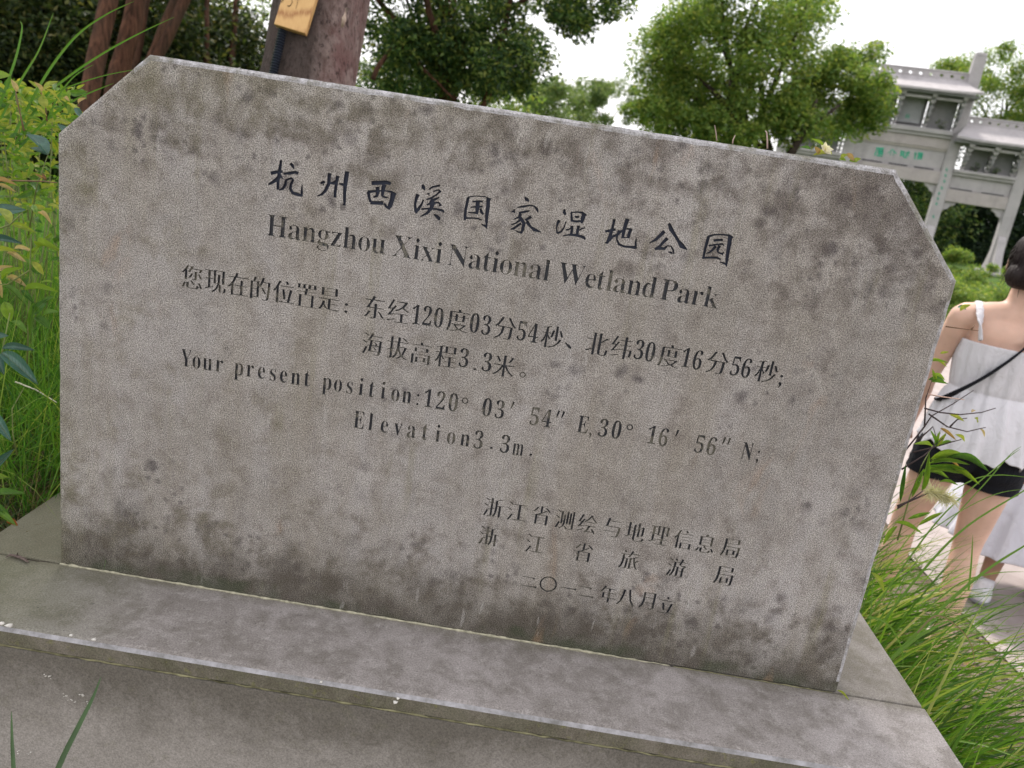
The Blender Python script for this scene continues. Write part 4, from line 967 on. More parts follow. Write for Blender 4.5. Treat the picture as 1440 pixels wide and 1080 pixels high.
def gstrokes(name, strokes, dd, lab=None, w=1.0, ox=1180, oy=150, k=1 / 5.538):
    m = MB()
    for s in strokes:
        pts = [(ox + a * k, oy + b * k) for a, b, _ in s]; q = [gpx(x, y, dd) for x, y in pts]; wd = [c * .0205 * k * w * .5 for _, _, c in s]
        for i in range(len(q) - 1):
            a, b = Vector(q[i]), Vector(q[i + 1]); t = (b - a).normalized(); nn = Vector((-t.y, t.x))
            P = [a + nn * wd[i], a - nn * wd[i], b - nn * wd[i + 1], b + nn * wd[i + 1]]
            m.add([G(p.x, dd - .004 - .0006 * i, p.y) for p in P] + [G(p.x, dd + .002, p.y) for p in P], [[0, 1, 2, 3], [0, 4, 5, 1], [1, 5, 6, 2], [2, 6, 7, 3], [3, 7, 4, 0]])
    o = m.build(name, green, gate)
    o['kind'] = 'stuff'
    return o
gstrokes('green_character', [[(290, 322, 12), (350, 326, 12)], [(296, 322, 9), (288, 350, 9), (276, 382, 9)], [(300, 338, 11), (345, 342, 11)], [(302, 350, 11), (345, 355, 11)], [(300, 363, 11), (342, 368, 11)], [(318, 330, 8), (312, 386, 8)], [(338, 330, 8), (332, 388, 8)], [(292, 380, 10), (335, 386, 10)]], -.075)
gstrokes('green_character', [[(415, 330, 6), (400, 348, 6), (378, 362, 5)], [(417, 330, 6), (430, 350, 7), (447, 368, 5)], [(403, 352, 5), (398, 380, 4)], [(425, 352, 5), (420, 384, 4)]], -.075)
gstrokes('green_character', [[(478, 345, 9), (510, 350, 9)], [(484, 345, 9), (478, 385, 8)], [(506, 350, 9), (500, 388, 8)], [(482, 360, 10), (506, 364, 10)], [(480, 376, 11), (503, 380, 11)], [(515, 358, 10), (550, 362, 10)], [(545, 345, 9), (530, 375, 9), (505, 400, 5)], [(518, 372, 8), (545, 385, 6)], [(500, 390, 10), (530, 398, 7)]], -.075)
gstrokes('green_character', [[(595, 352, 9), (590, 410, 8)], [(585, 368, 9), (608, 371, 9)], [(596, 378, 8), (586, 395, 6)], [(615, 358, 10), (655, 364, 10)], [(618, 372, 11), (652, 377, 11)], [(614, 386, 12), (650, 391, 12)], [(622, 358, 8), (612, 412, 8)], [(645, 362, 8), (638, 412, 8)], [(618, 402, 9), (645, 406, 8)]], -.075)
for (x, y) in ((838, 490), (830, 535), (820, 580), (800, 632), (780, 675), (770, 715), (760, 755), (735, 855)):
    gstrokes('small_green_mark', [[(x - 8, y - 8, 4), (x + 9, y - 5, 4)], [(x, y - 12, 4), (x - 4, y + 12, 4)], [(x - 9, y + 3, 4), (x + 7, y + 6, 4)], [(x - 6, y + 10, 3), (x + 8, y + 12, 3)]], -.175)
gstrokes('small_green_mark', [[(528, 55, 5), (522, 90, 5)], [(545, 58, 5), (538, 94, 5)], [(520, 72, 4), (548, 77, 4)]], -.136)
# weeds rooted on the gate ledges
for (s, h, r, lab) in ((-.35, 3.52, .17, 'dark green weed growing on the central ledge of the gate'), (.95, 2.38, .15, 'left weed sprouting between brackets of the gate side roof'), (1.55, 2.36, .14, 'right weed sprouting between brackets of the gate side roof')):
    t = empty('weed', G(s, -.12, h - .16), lab, 'plant'); P, o, K = clumps(np.array(G(s, -.2, h)), (r, r * .7, r * .8), 7, 26, .08, .1); v, f = leaves(P, .05, outward=o)
    link('foliage', npmesh('foliage', v, f), LM['dark'], t, kind='stuff'); m = MB(); m.tube([G(s, -.12, h - .17), G(s, -.2, h + .05)], [.012, .005], 6); m.build('stem', bark_dark, t)

# ------------------------------------------------------------------ grass and plants
def near_leaf_mat(name, c, c2, rough=.42, spec=.45, trans=.3):
    t = NT(name); oi = t.node('ShaderNodeObjectInfo'); n = t.noise(t.obj(), 4, 4, .6); x, y, z = t.sep(t.obj())
    col = t.mix(oi.outputs['Random'], c, c2); col = t.mix(t.maprange(n, .5, .75, 0, .5), col, tuple(a * 1.5 for a in c2))
    trans = max(trans, .12) if name.startswith('blue') else trans + .12
    rib = t.maprange(t.math('ABSOLUTE', y), .012, .0); vein = t.maprange(t.math('SINE', t.math('MULTIPLY', t.math('ADD', x, t.math('ABSOLUTE', y)), 75)), .8, 1)
    col = t.mix(t.math('MULTIPLY', rib, .4), col, (.30, .34, .14)); 
    return t.bsdf(col, rough, t.bump(t.math('SUBTRACT', t.math('MULTIPLY', rib, -1), t.math('MULTIPLY', vein, .35)), .5, .02), spec, trans, t.mix(1.0, col, (1.3, 1.3, .6), 'MULTIPLY'))
NL = {'yellow': near_leaf_mat('yellow_green_leaf', (.21, .28, .035), (.36, .37, .07)), 'lime': near_leaf_mat('lime_leaf', (.10, .22, .025), (.20, .30, .035)), 'mid': near_leaf_mat('fresh_green_leaf', (.045, .13, .022), (.10, .20, .03)),
      'blue': near_leaf_mat('blue_green_glossy_leaf', (.030, .085, .062), (.055, .13, .095), .28, .6, .1), 'pink': near_leaf_mat('pinkish_young_leaf', (.40, .29, .16), (.46, .36, .19)), 'buff': near_leaf_mat('dry_buff_leaf', (.40, .28, .14), (.30, .19, .09), .7, .2), 'brown': near_leaf_mat('dead_brown_leaf', (.14, .075, .045), (.20, .11, .065), .7, .2, .15), 'red': near_leaf_mat('reddish_leaf', (.25, .05, .02), (.30, .09, .02))}
def leaf_template(w=.34, curl=.12, fold=.10, n=9, bend=0.0):
    v = []
    for i in range(n + 1):
        t = i / n; hw = w / 2 * math.sin(math.pi * t ** .85) ** .8 * (1 - .12 * t); z = -curl * (t ** 2) + .04 * math.sin(t * 5)
        yb = bend * math.sin(math.pi * t)
        hw = max(hw, .006)
        v += [(t, yb - hw, z + fold * hw * 2.4), (t, yb - hw * .5, z + fold * hw * .9), (t, yb, z), (t, yb + hw * .5, z + fold * hw * .9), (t, yb + hw, z + fold * hw * 2.4)]
    f = [[i * 5 + k, i * 5 + k + 1, (i + 1) * 5 + k + 1, (i + 1) * 5 + k] for i in range(n) for k in range(4)]
    me = npmesh('leaf', v, f, True); return me
LT = [(w, c, b, leaf_template(w, c, .35, 9, b)) for w, c, b in ((.34, .10, .03), (.38, .22, -.04), (.30, .05, .0), (.46, .16, .03))]
_lc = {}
def place_leaf(parent, a, b, mat, wide=None, roll=0.0, face=None, name='leaf'):
    a, b = V(a), V(b); X = (b - a); L = X.length; X.normalize(); toc = (Vector(CAM) - a).normalized()
    up = (Vector((0, 0, 1)) * .55 + toc * .8) if face is None else face
    Y = up.cross(X).normalized(); Z = X.cross(Y); q = Matrix.Rotation(roll, 3, X); Y = q @ Y; Z = q @ Z
    k = random.randrange(len(LT)); key = (k, mat)
    if key not in _lc:
        me = LT[k][3].copy(); me.name = 'leaf'; me.materials.append(NL[mat]); _lc[key] = me
    o = bpy.data.objects.new(name, _lc[key]); COL.objects.link(o); wy = L if wide is None else wide / LT[k][0]
    Mx = Matrix(((X.x * L, Y.x * wy, Z.x * L, a.x), (X.y * L, Y.y * wy, Z.y * L, a.y), (X.z * L, Y.z * wy, Z.z * L, a.z), (0, 0, 0, 1)))
    o.parent = parent; o.matrix_parent_inverse = Matrix.Translation(parent_origin(parent)).inverted(); o.matrix_basis = Mx
    return o
def blades(name, roots, lens, dirs, width, mat, droop=.5, seg=6, parent=None, **k):
    """curved ribbons; roots (n,3), dirs (n,3) start direction"""
    n = len(roots); d = unit(dirs); side = unit(np.cross(d, rng.normal(size=(n, 3)) * .4 + (0.1, -1, .15))); v = np.zeros((n, seg + 1, 3, 3)); p = roots.copy(); dd = d.copy()
    step = (lens / seg)[:, None]; g = np.array([0, 0, -1.0])
    for i in range(seg + 1):
        t = i / seg; w = (width * (1 - t ** 2.2) * (.6 + .4 * min(1, t * 5)))[:, None] + .00015
        v[:, i, 0] = p - side * w / 2; v[:, i, 1] = p + np.cross(side, dd) * w * .22; v[:, i, 2] = p + side * w / 2
        p = p + dd * step; dd = unit(dd + g * (droop if np.isscalar(droop) else droop[:, None]) * (.3 + t) / seg * 1.6)
    idx = (np.arange(n)[:, None] * (seg + 1) + np.arange(seg)[None]) * 3; a = idx.reshape(-1)
    f = np.concatenate([np.stack([a + q, a + q + 1, a + 4 + q, a + 3 + q], 1) for q in (0, 1)])
    return link(name, npmesh(name, v.reshape(-1, 3), f, True), mat, parent, **k)
def grass_mat(name, stops):
    t = NT(name); g = t.node('ShaderNodeNewGeometry'); col = t.ramp(g.outputs['Random Per Island'], stops); n = t.noise(t.pos(), 40, 2)
    col = t.mix(t.maprange(n, .4, .7, 0, .35), col, (.16, .20, .04)); return t.bsdf(col, .45, None, .35, .35, t.mix(1.0, col, (1.2, 1.3, .6), 'MULTIPLY'))
g_left = grass_mat('fine_green_grass', [(0, (.025, .09, .012)), (.5, (.065, .19, .020)), (.85, (.15, .29, .035)), (1, (.30, .34, .08))])
g_dark = grass_mat('dark_grass', [(0, (.018, .04, .014)), (.5, (.03, .07, .02)), (.8, (.055, .10, .03)), (1, (.17, .13, .07))])  # darker green and brown blade colours
g_dry = grass_mat('dry_grass', [(0, (.10, .07, .04)), (.6, (.20, .14, .085)), (1, (.34, .27, .17))])
g_right = grass_mat('lush_sedge', [(0, (.018, .058, .008)), (.45, (.060, .155, .014)), (.82, (.17, .30, .030)), (1, (.42, .38, .15))])
def scatter(n, x0, x1, y0, y1, dens=None):
    P = np.stack([rng.uniform(x0, x1, n), rng.uniform(y0, y1, n)], 1)
    if dens is not None: P = P[dens(P)]
    return np.concatenate([P, (terrain(P[:, 0], P[:, 1]) - .01)[:, None]], 1)
def rd(n, lean, spread): return np.array(lean)[None] + rng.normal(size=(n, 3)) * spread
clear = lambda P: ~((P[:, 0] > -.75) & (P[:, 0] < .75) & (P[:, 1] > -.2) & (P[:, 1] < .31))
Rt_ = scatter(15000, -2.7, -.50, .34, 3.6, clear); n = len(Rt_)
blades('grass', Rt_, rng.uniform(.16, .46, n) * smooth(.1, 1.1, Rt_[:, 1] + .25), rd(n, (.05, -.15, 1), .42), rng.uniform(.0016, .0036, n), g_left, .9, kind='stuff')
Rt_ = scatter(7000, -1.75, -.62, .16, 1.3, clear); n = len(Rt_)
blades('grass', Rt_, rng.uniform(.22, .50, n), rd(n, (.05, -.15, 1), .36), rng.uniform(.0014, .0030, n), g_left, 1.0, kind='stuff')
Rt_ = scatter(8200, -1.5, -.50, .02, 1.2, clear); n = len(Rt_)
blades('grass', Rt_, rng.uniform(.05, .20, n), rd(n, (.05, -.1, .8), .6), rng.uniform(.0014, .003, n), g_dark, 1.1, kind='stuff')
Rt_ = scatter(7600, -1.30, -.56, .02, .80, clear); n = len(Rt_)
blades('dry_grass', Rt_, rng.uniform(.05, .18, n), rd(n, (.1, 0, .45), .6), rng.uniform(.001, .0022, n), g_dry, .8, kind='stuff')
for k in range(46):                                        # fallen leaves in the dry patch
    x = random.uniform(-1.15, -.62); y = random.uniform(.12, .85); x = x - (.14 if y < .33 else 0); z = height(x, y) + .012 + random.uniform(0, .03); a = random.uniform(0, 6.28); L = random.uniform(.03, .06)
    if k == 0: litter = empty('leaf_litter', (-.9, .55, height(-.9, .55)), 'brown fallen leaves scattered on the soil at the left end of the base', 'fallen leaves')
    place_leaf(litter, (x, y, z), (x + L * math.cos(a), y + L * math.sin(a), z + random.uniform(-.005, .015)), random.choice(['brown', 'brown', 'buff']), roll=random.uniform(-.5, .5), face=Vector((0, 0, 1)))
# --- yellow leaved shrub at upper left
def stemtube(parent, pts, r, mat, name='stem'):
    m = MB(); m.tube([V(p) for p in pts], [r * (1 - .5 * i / max(1, len(pts) - 1)) for i in range(len(pts))], 6); return m.build(name, mat, parent, True)
stem_g = plain('green_stem', (.14, .17, .05), .6, .3); stem_r = plain('reddish_stem', (.16, .09, .05), .6, .3); stem_d = plain('dark_twig', (.050, .035, .035), .8, .2, .3, 80, .4, .002)
def spray_shrub(name, label, region, nn, Drange, size, mats, cat='shrub', dirn=(0, 0), stems=8, group=None):
    x0, y0, x1, y1 = region; c = atD((x0 + x1) / 2, (y0 + y1) / 2, sum(Drange) / 2); root = V(c); root.z = height(root.x, root.y)
    t = empty(name, root, label, cat, group); tips = []
    for k in range(stems):
        e = atD(random.uniform(x0, x1), random.uniform(y0, y1), random.uniform(*Drange)); tips.append(e)
        m_ = (np.array(root) + e) / 2 + rng.normal(size=3) * .04; stemtube(t, [root, m_, e], .0022, stem_g)
    for k in range(nn):
        px, py = random.uniform(x0, x1), random.uniform(y0, y1)
        if not region_ok(px, py): continue
        Dd = random.uniform(*Drange); a = atD(px, py, Dd); L = random.uniform(*size); ang = random.uniform(0, 6.28)
        d = unit(np.array([math.cos(ang) + dirn[0], rng.normal() * .5 - .2, math.sin(ang) * .5 + dirn[1]])); place_leaf(t, a, a + d * L, random.choice(mats), roll=random.uniform(-.9, .9))
    return t
region_ok = lambda x, y: True
spray_shrub('nandina_shrub', 'yellow and lime leaved shrub standing left of the slab corner', (-60, 124, 112, 190), 262, (1.48, 1.95), (.018, .038), ['yellow'] * 5 + ['lime'] * 6 + ['mid', 'mid'], stems=12)
spray_shrub('nandina_shrub', 'second yellow leaved shrub, lower and nearer, beside the slab shoulder', (-50, 175, 84, 300), 230, (1.45, 1.8), (.016, .034), ['yellow'] * 3 + ['lime'] * 5 + ['mid'] * 3, stems=6)
spray_shrub('nandina_shrub', 'dense small leaved yellow shrub behind the blue green leaf pair', (-60, 132, 100, 215), 280, (1.75, 2.15), (.018, .034), ['yellow'] * 5 + ['lime'] * 4, stems=5)
spray_shrub('nandina_shrub', 'sparse bright shrub mixed into the grass left of the slab', (-40, 215, 84, 400), 170, (1.55, 2.0), (.016, .032), ['lime'] * 5 + ['mid'] * 3 + ['yellow'] * 2, stems=4)
region_ok = lambda x, y: y > 95 + max(0, (60 - x)) * .3
spray_shrub('nandina_shrub', 'taller lime leaved shrub at the very left edge behind the grass', (-70, 100, 40, 260), 100, (1.7, 2.2), (.03, .05), ['lime'] * 3 + ['yellow'] * 2 + ['mid'] * 3, stems=8)
region_ok = lambda x, y: True
# --- lower left plant with individually placed leaves: (base, tip, width px, kind, distance)
def px_plant(name, label, stems, lvs, cat='plant', D=1.3, group=None, sm=None):
    r = V(atD(*stems[0][0][:2], stems[0][0][2] if len(stems[0][0]) > 2 else D)); t = empty(name, (r.x, r.y, r.z), label, cat, group)
    for s in stems: stemtube(t, [atD(p[0], p[1], p[2] if len(p) > 2 else D) for p in s], .0016, sm or stem_g)
    for (a, b, w, kd, *dd) in lvs:
        D_ = dd[0] if dd else D; d2 = dd[1] if len(dd) > 1 else D_ - random.uniform(-.015, .02)
        place_leaf(t, atD(a[0], a[1], D_), atD(b[0], b[1], d2), kd, wide=w * D_ / F_PX, roll=random.uniform(-.3, .3))
    return t
px_plant('leafy_shoot', 'shoot with pink tinged lance leaves beside the left edge of the slab', [[(38, 520, 1.36), (40, 455, 1.34), (42, 380, 1.32), (44, 330, 1.30)], [(42, 380, 1.32), (10, 400, 1.31), (-20, 400, 1.3)], [(-25, 330, 1.3), (14, 316, 1.3), (30, 300, 1.3)]],
  [((14, 316), (-6, 285), 15, 'yellow'), ((16, 316), (48, 325), 9, 'yellow'), ((52, 300), (45, 286), 8, 'lime'), ((54, 300), (72, 310), 6, 'pink'), ((55, 349), (78, 341), 9, 'lime', 1.18, 1.12), ((78, 343), (95, 336), 6, 'mid', 1.12, 1.08), ((-10, 356), (22, 350), 9, 'yellow'), ((20, 350), (47, 352), 7, 'pink'), ((10, 355), (36, 367), 8, 'pink'), ((45, 368), (62, 386), 10, 'yellow'),
   ((40, 365), (54, 346), 10, 'lime'), ((4, 393), (25, 374), 10, 'lime'), ((-12, 385), (17, 373), 9, 'pink'), ((10, 390), (36, 400), 9, 'pink'), ((28, 404), (46, 388), 9, 'mid'), ((34, 408), (79, 405), 10, 'lime'), ((6, 403), (38, 422), 10, 'mid'), ((30, 408), (48, 424), 8, 'mid'), ((-8, 388), (5, 416), 9, 'pink'), ((-5, 400), (3, 412), 5, 'red'),
   ((6, 424), (17, 451), 17, 'lime'), ((16, 452), (38, 466), 11, 'lime'), ((47, 442), (63, 420), 14, 'mid'), ((48, 446), (70, 460), 13, 'mid'), ((60, 445), (80, 436), 10, 'mid'), ((60, 425), (76, 416), 7, 'mid'), ((50, 425), (40, 470), 8, 'mid')], D=1.32)
px_plant('leafy_shoot', 'shoot with large glossy blue green leaves at the left margin', [[(-20, 620, 1.22), (-8, 560, 1.22), (4, 490, 1.22), (14, 440, 1.22)]],
  [((3, 490), (46, 490), 12, 'blue'), ((2, 496), (50, 536), 20, 'blue'), ((-8, 498), (4, 523), 14, 'blue'), ((-14, 478), (8, 470), 14, 'blue'), ((-12, 580), (14, 618), 16, 'blue'), ((-15, 670), (16, 632), 14, 'blue'), ((-30, 676), (8, 668), 16, 'lime'), ((-10, 700), (26, 686), 12, 'mid'), ((-8, 722), (22, 736), 10, 'lime'), ((10, 732), (24, 738), 9, 'red'), ((-24, 700), (12, 720), 12, 'mid')], D=1.20)
px_plant('leafy_shoot', 'blue green leaf pair rising above the grass near the slab shoulder', [[(40, 330, 1.5), (52, 260, 1.48), (68, 216, 1.46)]], [((68, 218), (38, 182), 19, 'blue'), ((67, 218), (42, 206), 10, 'blue'), ((96, 190), (82, 174), 12, 'blue'), ((-10, 300), (30, 290), 20, 'blue', 1.38), ((-10, 340), (26, 338), 12, 'blue', 1.38), ((104, 152), (118, 164), 11, 'blue')], D=1.46)
px_plant('leafy_shoot', 'reddish stalk with a buff bud leaf at the upper left', [[(34, 185, 1.5), (26, 150, 1.5), (22, 128, 1.5)], [(66, 170, 1.52), (64, 150, 1.52), (58, 130, 1.52)]], [((24, 129), (17, 111), 8, 'pink'), ((26, 132), (38, 137), 5, 'yellow'), ((27, 142), (37, 149), 5, 'yellow'), ((64, 152), (60, 132), 13, 'yellow'), ((58, 130), (52, 116), 8, 'pink'), ((-12, 112), (13, 104), 16, 'lime'), ((50, 151), (64, 160), 6, 'yellow'), ((98, 143), (88, 134), 6, 'pink'), ((110, 146), (119, 137), 6, 'pink')], D=1.5, sm=stem_r)
px_plant('bramble_cane', 'thin brown cane with a withered leaf crossing the grass beside the slab', [[(-20, 255, 1.42), (20, 254, 1.40), (62, 255, 1.38), (80, 257, 1.37)]], [((-8, 256), (21, 256), 8, 'buff'), ((-4, 260), (21, 268), 6, 'pink'), ((64, 253), (48, 243), 4, 'buff'), ((64, 254), (60, 243), 5, 'brown')], D=1.4, sm=stem_r)
px_plant('dry_stalk', 'bleached dry stalk lying in the grass beside the slab', [[(22, 537, 1.42), (50, 548, 1.40), (80, 566, 1.37)]], [], D=1.4, sm=plain('bleached_straw', (.45, .42, .33), .7))
px_plant('dry_stalk', 'thin bent green stalk standing in front of the dry patch', [[(24, 640, 1.35), (18, 610, 1.34), (17, 575, 1.34), (34, 545, 1.36)]], [], D=1.35)
def long_blade(label, pts, D, w=4.0, mat=None, name='grass_blade', grp=None):
    """single long blade: smooth curve through the points"""
    P = [V(atD(x, y, (D if np.isscalar(D) else D[0] + (D[1] - D[0]) * i / (len(pts) - 1)))) for i, (x, y) in enumerate(pts)]; q = []
    for i in range(len(P) - 1):
        p0, p1, p2, p3 = P[max(i - 1, 0)], P[i], P[i + 1], P[min(i + 2, len(P) - 1)]
        for k in range(5):
            t = k / 5; q.append(.5 * ((2 * p1) + (-p0 + p2) * t + (2 * p0 - 5 * p1 + 4 * p2 - p3) * t * t + (-p0 + 3 * p1 - 3 * p2 + p3) * t ** 3))
    q.append(P[-1]); n = len(q); v = []; f = []
    for i, p in enumerate(q):
        d = (q[min(i + 1, n - 1)] - q[max(i - 1, 0)]).normalized(); toc = (Vector(CAM) - p).normalized(); s = d.cross(toc).normalized(); ww = w * p.length * 0 + w / F_PX * 1.4 * (1 - (i / (n - 1)) ** 2.5) * .5 + .0002
        v += [p - s * ww, p - toc * ww * .5, p + s * ww]
        if i < n - 1: b = i * 3; f += [[b, b + 1, b + 4, b + 3], [b + 1, b + 2, b + 5, b + 4]]
    return link(name, npmesh(name, v, f, True), mat or g_left, None, label=label, cat='grass blade', group=grp)
gg = 'long arching blades at the upper left'
for lab, pts, w in (('long blade at far left curling at its tip', [(-8, 170), (10, 118), (24, 75), (31, 40), (28, 29)], 3.4), ('straight long blade second from the left', [(2, 165), (30, 112), (55, 70), (75, 18)], 3.0),
                    ('tallest arching blade reaching over the first slanting trunk', [(10, 210), (45, 140), (75, 90), (110, 48), (150, 20), (188, 2)], 3.6), ('wide arching blade passing over the slab corner', [(20, 205), (60, 140), (100, 105), (150, 72), (200, 45), (245, 24)], 3.2),
                    ('short pale blade in front of the first trunk', [(68, 165), (84, 132), (106, 106), (131, 91)], 2.0), ('low blade ending at the slab chamfer', [(20, 215), (70, 165), (110, 138), (160, 117)], 3.2), ('low thin blade behind the buds', [(40, 165), (80, 130), (140, 108), (200, 96)], 1.6)):
    long_blade(lab, pts, 1.52, w, None, grp=gg)
long_blade('green grass blade standing before the plinth at lower left', [(60, 1140), (84, 1075), (112, 1018), (131, 980), (142, 952)], (.86, .93), 4.6, plain('deep_green_blade', (.035, .075, .02), .5, .4), grp='blades in front of the plinth')
long_blade('short thin blade before the plinth at the very left', [(22, 1140), (19, 1080), (17, 1040), (16, 1000)], (.86, .93), 3.4, plain('deep_green_blade', (.035, .075, .02), .5, .4), grp='blades in front of the plinth')

# --- right side sedge
def tuft_rows():
    n = 1250; x = .79 + np.abs(rng.normal(0, .20, n)); y = rng.uniform(-.25, 1.15, n)
    R0 = np.stack([x, y, terrain(x, y) - .01], 1)
    blades('sedge', R0, rng.uniform(.30, .62, n), rd(n, (.62, -.10, 1), .24), rng.uniform(.0040, .0085, n), g_right, rng.uniform(.5, 1.3, n), 8, kind='stuff')
    n = 1000; x = .80 + np.abs(rng.normal(0, .30, n)); y = rng.uniform(-.25, 1.3, n); R0 = np.stack([x, y, terrain(x, y) - .01], 1)
    blades('sedge', R0, rng.uniform(.16, .40, n), rd(n, (.7, -.1, .7), .4), rng.uniform(.002, .004, n), g_right, rng.uniform(.6, 1.5, n), 7, kind='stuff')
    n = 420; x = rng.uniform(.8, 1.9, n); y = rng.uniform(-.2, 1.9, n); R0 = np.stack([x, y, terrain(x, y) - .005], 1)
    blades('dry_grass', R0, rng.uniform(.08, .3, n), rd(n, (.3, 0, .3), .6), rng.uniform(.0015, .003, n), g_dry, .7, kind='stuff')
    n = 1800; x = rng.uniform(1.2, 2.15, n); y = rng.uniform(.3, 3.2, n); R0 = np.stack([x, y, terrain(x, y) - .003], 1); keep = rng.random(n) < .6
    R0 = R0[keep]; blades('ground_cover', R0, rng.uniform(.02, .09, len(R0)), rd(len(R0), (.1, 0, .8), .6), rng.uniform(.003, .007, len(R0)), grass_mat('grey_green_cover', [(0, (.10, .085, .055)), (.45, (.20, .17, .12)), (.7, (.13, .18, .085)), (1, (.38, .33, .25))]), 1.2, 4, kind='stuff')
tuft_rows()
def dead_blades():
    n = 260; x = .80 + np.abs(rng.normal(0, .28, n)); y = rng.uniform(-.25, 1.2, n); R0 = np.stack([x, y, terrain(x, y) - .005], 1)
    blades('dry_grass', R0, rng.uniform(.25, .55, n), rd(n, (.75, -.1, .7), .35), rng.uniform(.0016, .0042, n), g_dry, rng.uniform(1.0, 2.4, n), 9, kind='stuff')
dead_blades()
gr = 'single long blades over the right hand sedge'
for lab, pts, D, w, mt in (('long dark blade slanting up towards the shorts', [(1220, 870), (1275, 790), (1330, 720), (1410, 650), (1434, 632)], 1.5, 2.2, None), ('long pale green blade slanting across the second thigh', [(1230, 890), (1300, 800), (1360, 740), (1440, 690), (1470, 670)], 1.5, 3.2, None),
                           ('long broad green blade low across the pavement', [(1250, 930), (1330, 850), (1390, 800), (1440, 768), (1480, 745)], 1.45, 4.0, None), ('arching straw coloured blade over the soil', [(1290, 890), (1316, 866), (1345, 880), (1365, 905), (1372, 940)], 1.35, 1.8, g_dry), ('pale curled blade at the stone edge', [(1222, 868), (1240, 872), (1255, 885), (1268, 912), (1270, 938)], 1.25, 2.2, None),
                           ('level blade bending over the litter', [(1235, 945), (1300, 890), (1370, 862), (1440, 850)], 1.4, 3.0, None), ('thin blade crossing the black shorts', [(1330, 740), (1385, 680), (1420, 640), (1436, 628)], 1.7, 1.5, None), ('fine arching blade in front of the shorts', [(1340, 690), (1375, 672), (1410, 668), (1450, 672)], 1.7, 1.5, None),
                           ('very thin blade over the thigh', [(1290, 760), (1345, 722), (1400, 695), (1440, 688)], 1.6, 1.3, None), ('dark thin blade across the pavement', [(1300, 860), (1350, 820), (1400, 806), (1440, 804)], 1.5, 1.8, None), ('upright thin blade before the knees', [(1362, 830), (1366, 790), (1368, 752)], 1.6, 2.6, None)):
    long_blade(lab, pts, D, w, mt or g_right, grp=gr)
px_plant('lance_leaved_plant', 'bright lance leaved plant beside the right edge of the slab', [[(1262, 760, 1.42), (1280, 697, 1.42), (1296, 655, 1.42), (1312, 626, 1.42)]],
  [((1308, 646), (1365, 631), 7, 'lime'), ((1309, 648), (1353, 639), 6, 'lime'), ((1312, 650), (1367, 651), 6, 'lime'), ((1306, 652), (1343, 645), 8, 'lime'), ((1330, 644), (1400, 650), 4, 'mid'), ((1302, 656), (1361, 660), 6, 'lime'), ((1318, 653), (1384, 678), 5, 'lime'), ((1304, 660), (1355, 665), 6, 'lime'), ((1294, 665), (1340, 663), 7, 'lime'), ((1315, 628), (1312, 606), 5, 'lime'), ((1316, 628), (1321, 607), 5, 'lime'), ((1317, 628), (1331, 609), 6, 'yellow'), ((1318, 628), (1341, 618), 5, 'lime'),
   ((1310, 628), (1288, 621), 7, 'lime'), ((1296, 690), (1309, 640), 8, 'lime'), ((1282, 700), (1300, 655), 7, 'lime'), ((1320, 678), (1350, 680), 5, 'lime'), ((1266, 706), (1273, 652), 6, 'mid', 1.3, 1.3), ((1258, 735), (1300, 745), 7, 'lime'), ((1262, 740), (1240, 765), 8, 'lime'), ((1225, 805), (1246, 833), 10, 'yellow', 1.24), ((1290, 740), (1330, 716), 6, 'lime'), ((1276, 730), (1310, 720), 6, 'lime')], D=1.42, cat='plant')
px_plant('twiggy_shrub', 'bare dark twigs with few yellow leaves beside the right edge of the slab', [[(1268, 640, 1.46), (1300, 600, 1.46), (1310, 585, 1.46), (1340, 568, 1.45), (1369, 549, 1.44)], [(1300, 574, 1.42), (1322, 580, 1.42), (1350, 583, 1.42), (1380, 580, 1.42), (1400, 574, 1.42)], [(1284, 636, 1.42), (1310, 630, 1.42), (1340, 621, 1.42), (1352, 618, 1.42)], [(1306, 582, 1.44), (1332, 600, 1.44), (1360, 607, 1.44), (1386, 601, 1.44)], [(1336, 600, 1.44), (1346, 590, 1.44), (1360, 588, 1.44)], [(1290, 620, 1.45), (1312, 600, 1.45), (1318, 620, 1.45)], [(1268, 660, 1.4), (1300, 640, 1.4), (1330, 612, 1.42)], [(1262, 715, 1.40), (1285, 700, 1.4), (1298, 690, 1.4)], [(1300, 600, 1.47), (1302, 560, 1.47), (1312, 530, 1.47)]],
  [((1335, 583), (1357, 592), 6, 'yellow'), ((1370, 588), (1377, 594), 6, 'yellow'), ((1343, 611), (1360, 621), 6, 'yellow'), ((1366, 580), (1372, 576), 5, 'pink'), ((1322, 602), (1345, 618), 5, 'buff'), ((1378, 603), (1386, 614), 4, 'pink'), ((1316, 536), (1312, 520), 5, 'lime'), ((1306, 509), (1334, 508), 4, 'lime'), ((1308, 505), (1334, 514), 4, 'yellow'), ((1310, 527), (1333, 531), 6, 'lime'), ((1310, 537), (1332, 538), 6, 'lime'), ((1305, 534), (1330, 534), 9, 'mid'), ((1350, 437), (1364, 428), 8, 'yellow', 1.6), ((1346, 432), (1358, 434), 8, 'blue', 1.62), ((1322, 497), (1334, 494), 4, 'yellow'), ((1322, 640), (1358, 660), 3, 'buff')], D=1.44, cat='shrub', sm=stem_d)
px_plant('thin_twig', 'thin pinkish twig crossing the white blouse', [[(1330, 459, 1.5), (1352, 462, 1.5), (1376, 465, 1.5)], [(1366, 463, 1.5), (1371, 457, 1.5)]], [], cat='twig', D=1.5, sm=stem_r)
px_plant('thin_twig', 'pale twig crossing the blouse hem above the dark twigs', [[(1303, 554, 1.5), (1325, 558, 1.5), (1356, 562, 1.5)]], [], cat='twig', D=1.5, sm=plain('pale_twig', (.50, .34, .28), .7))
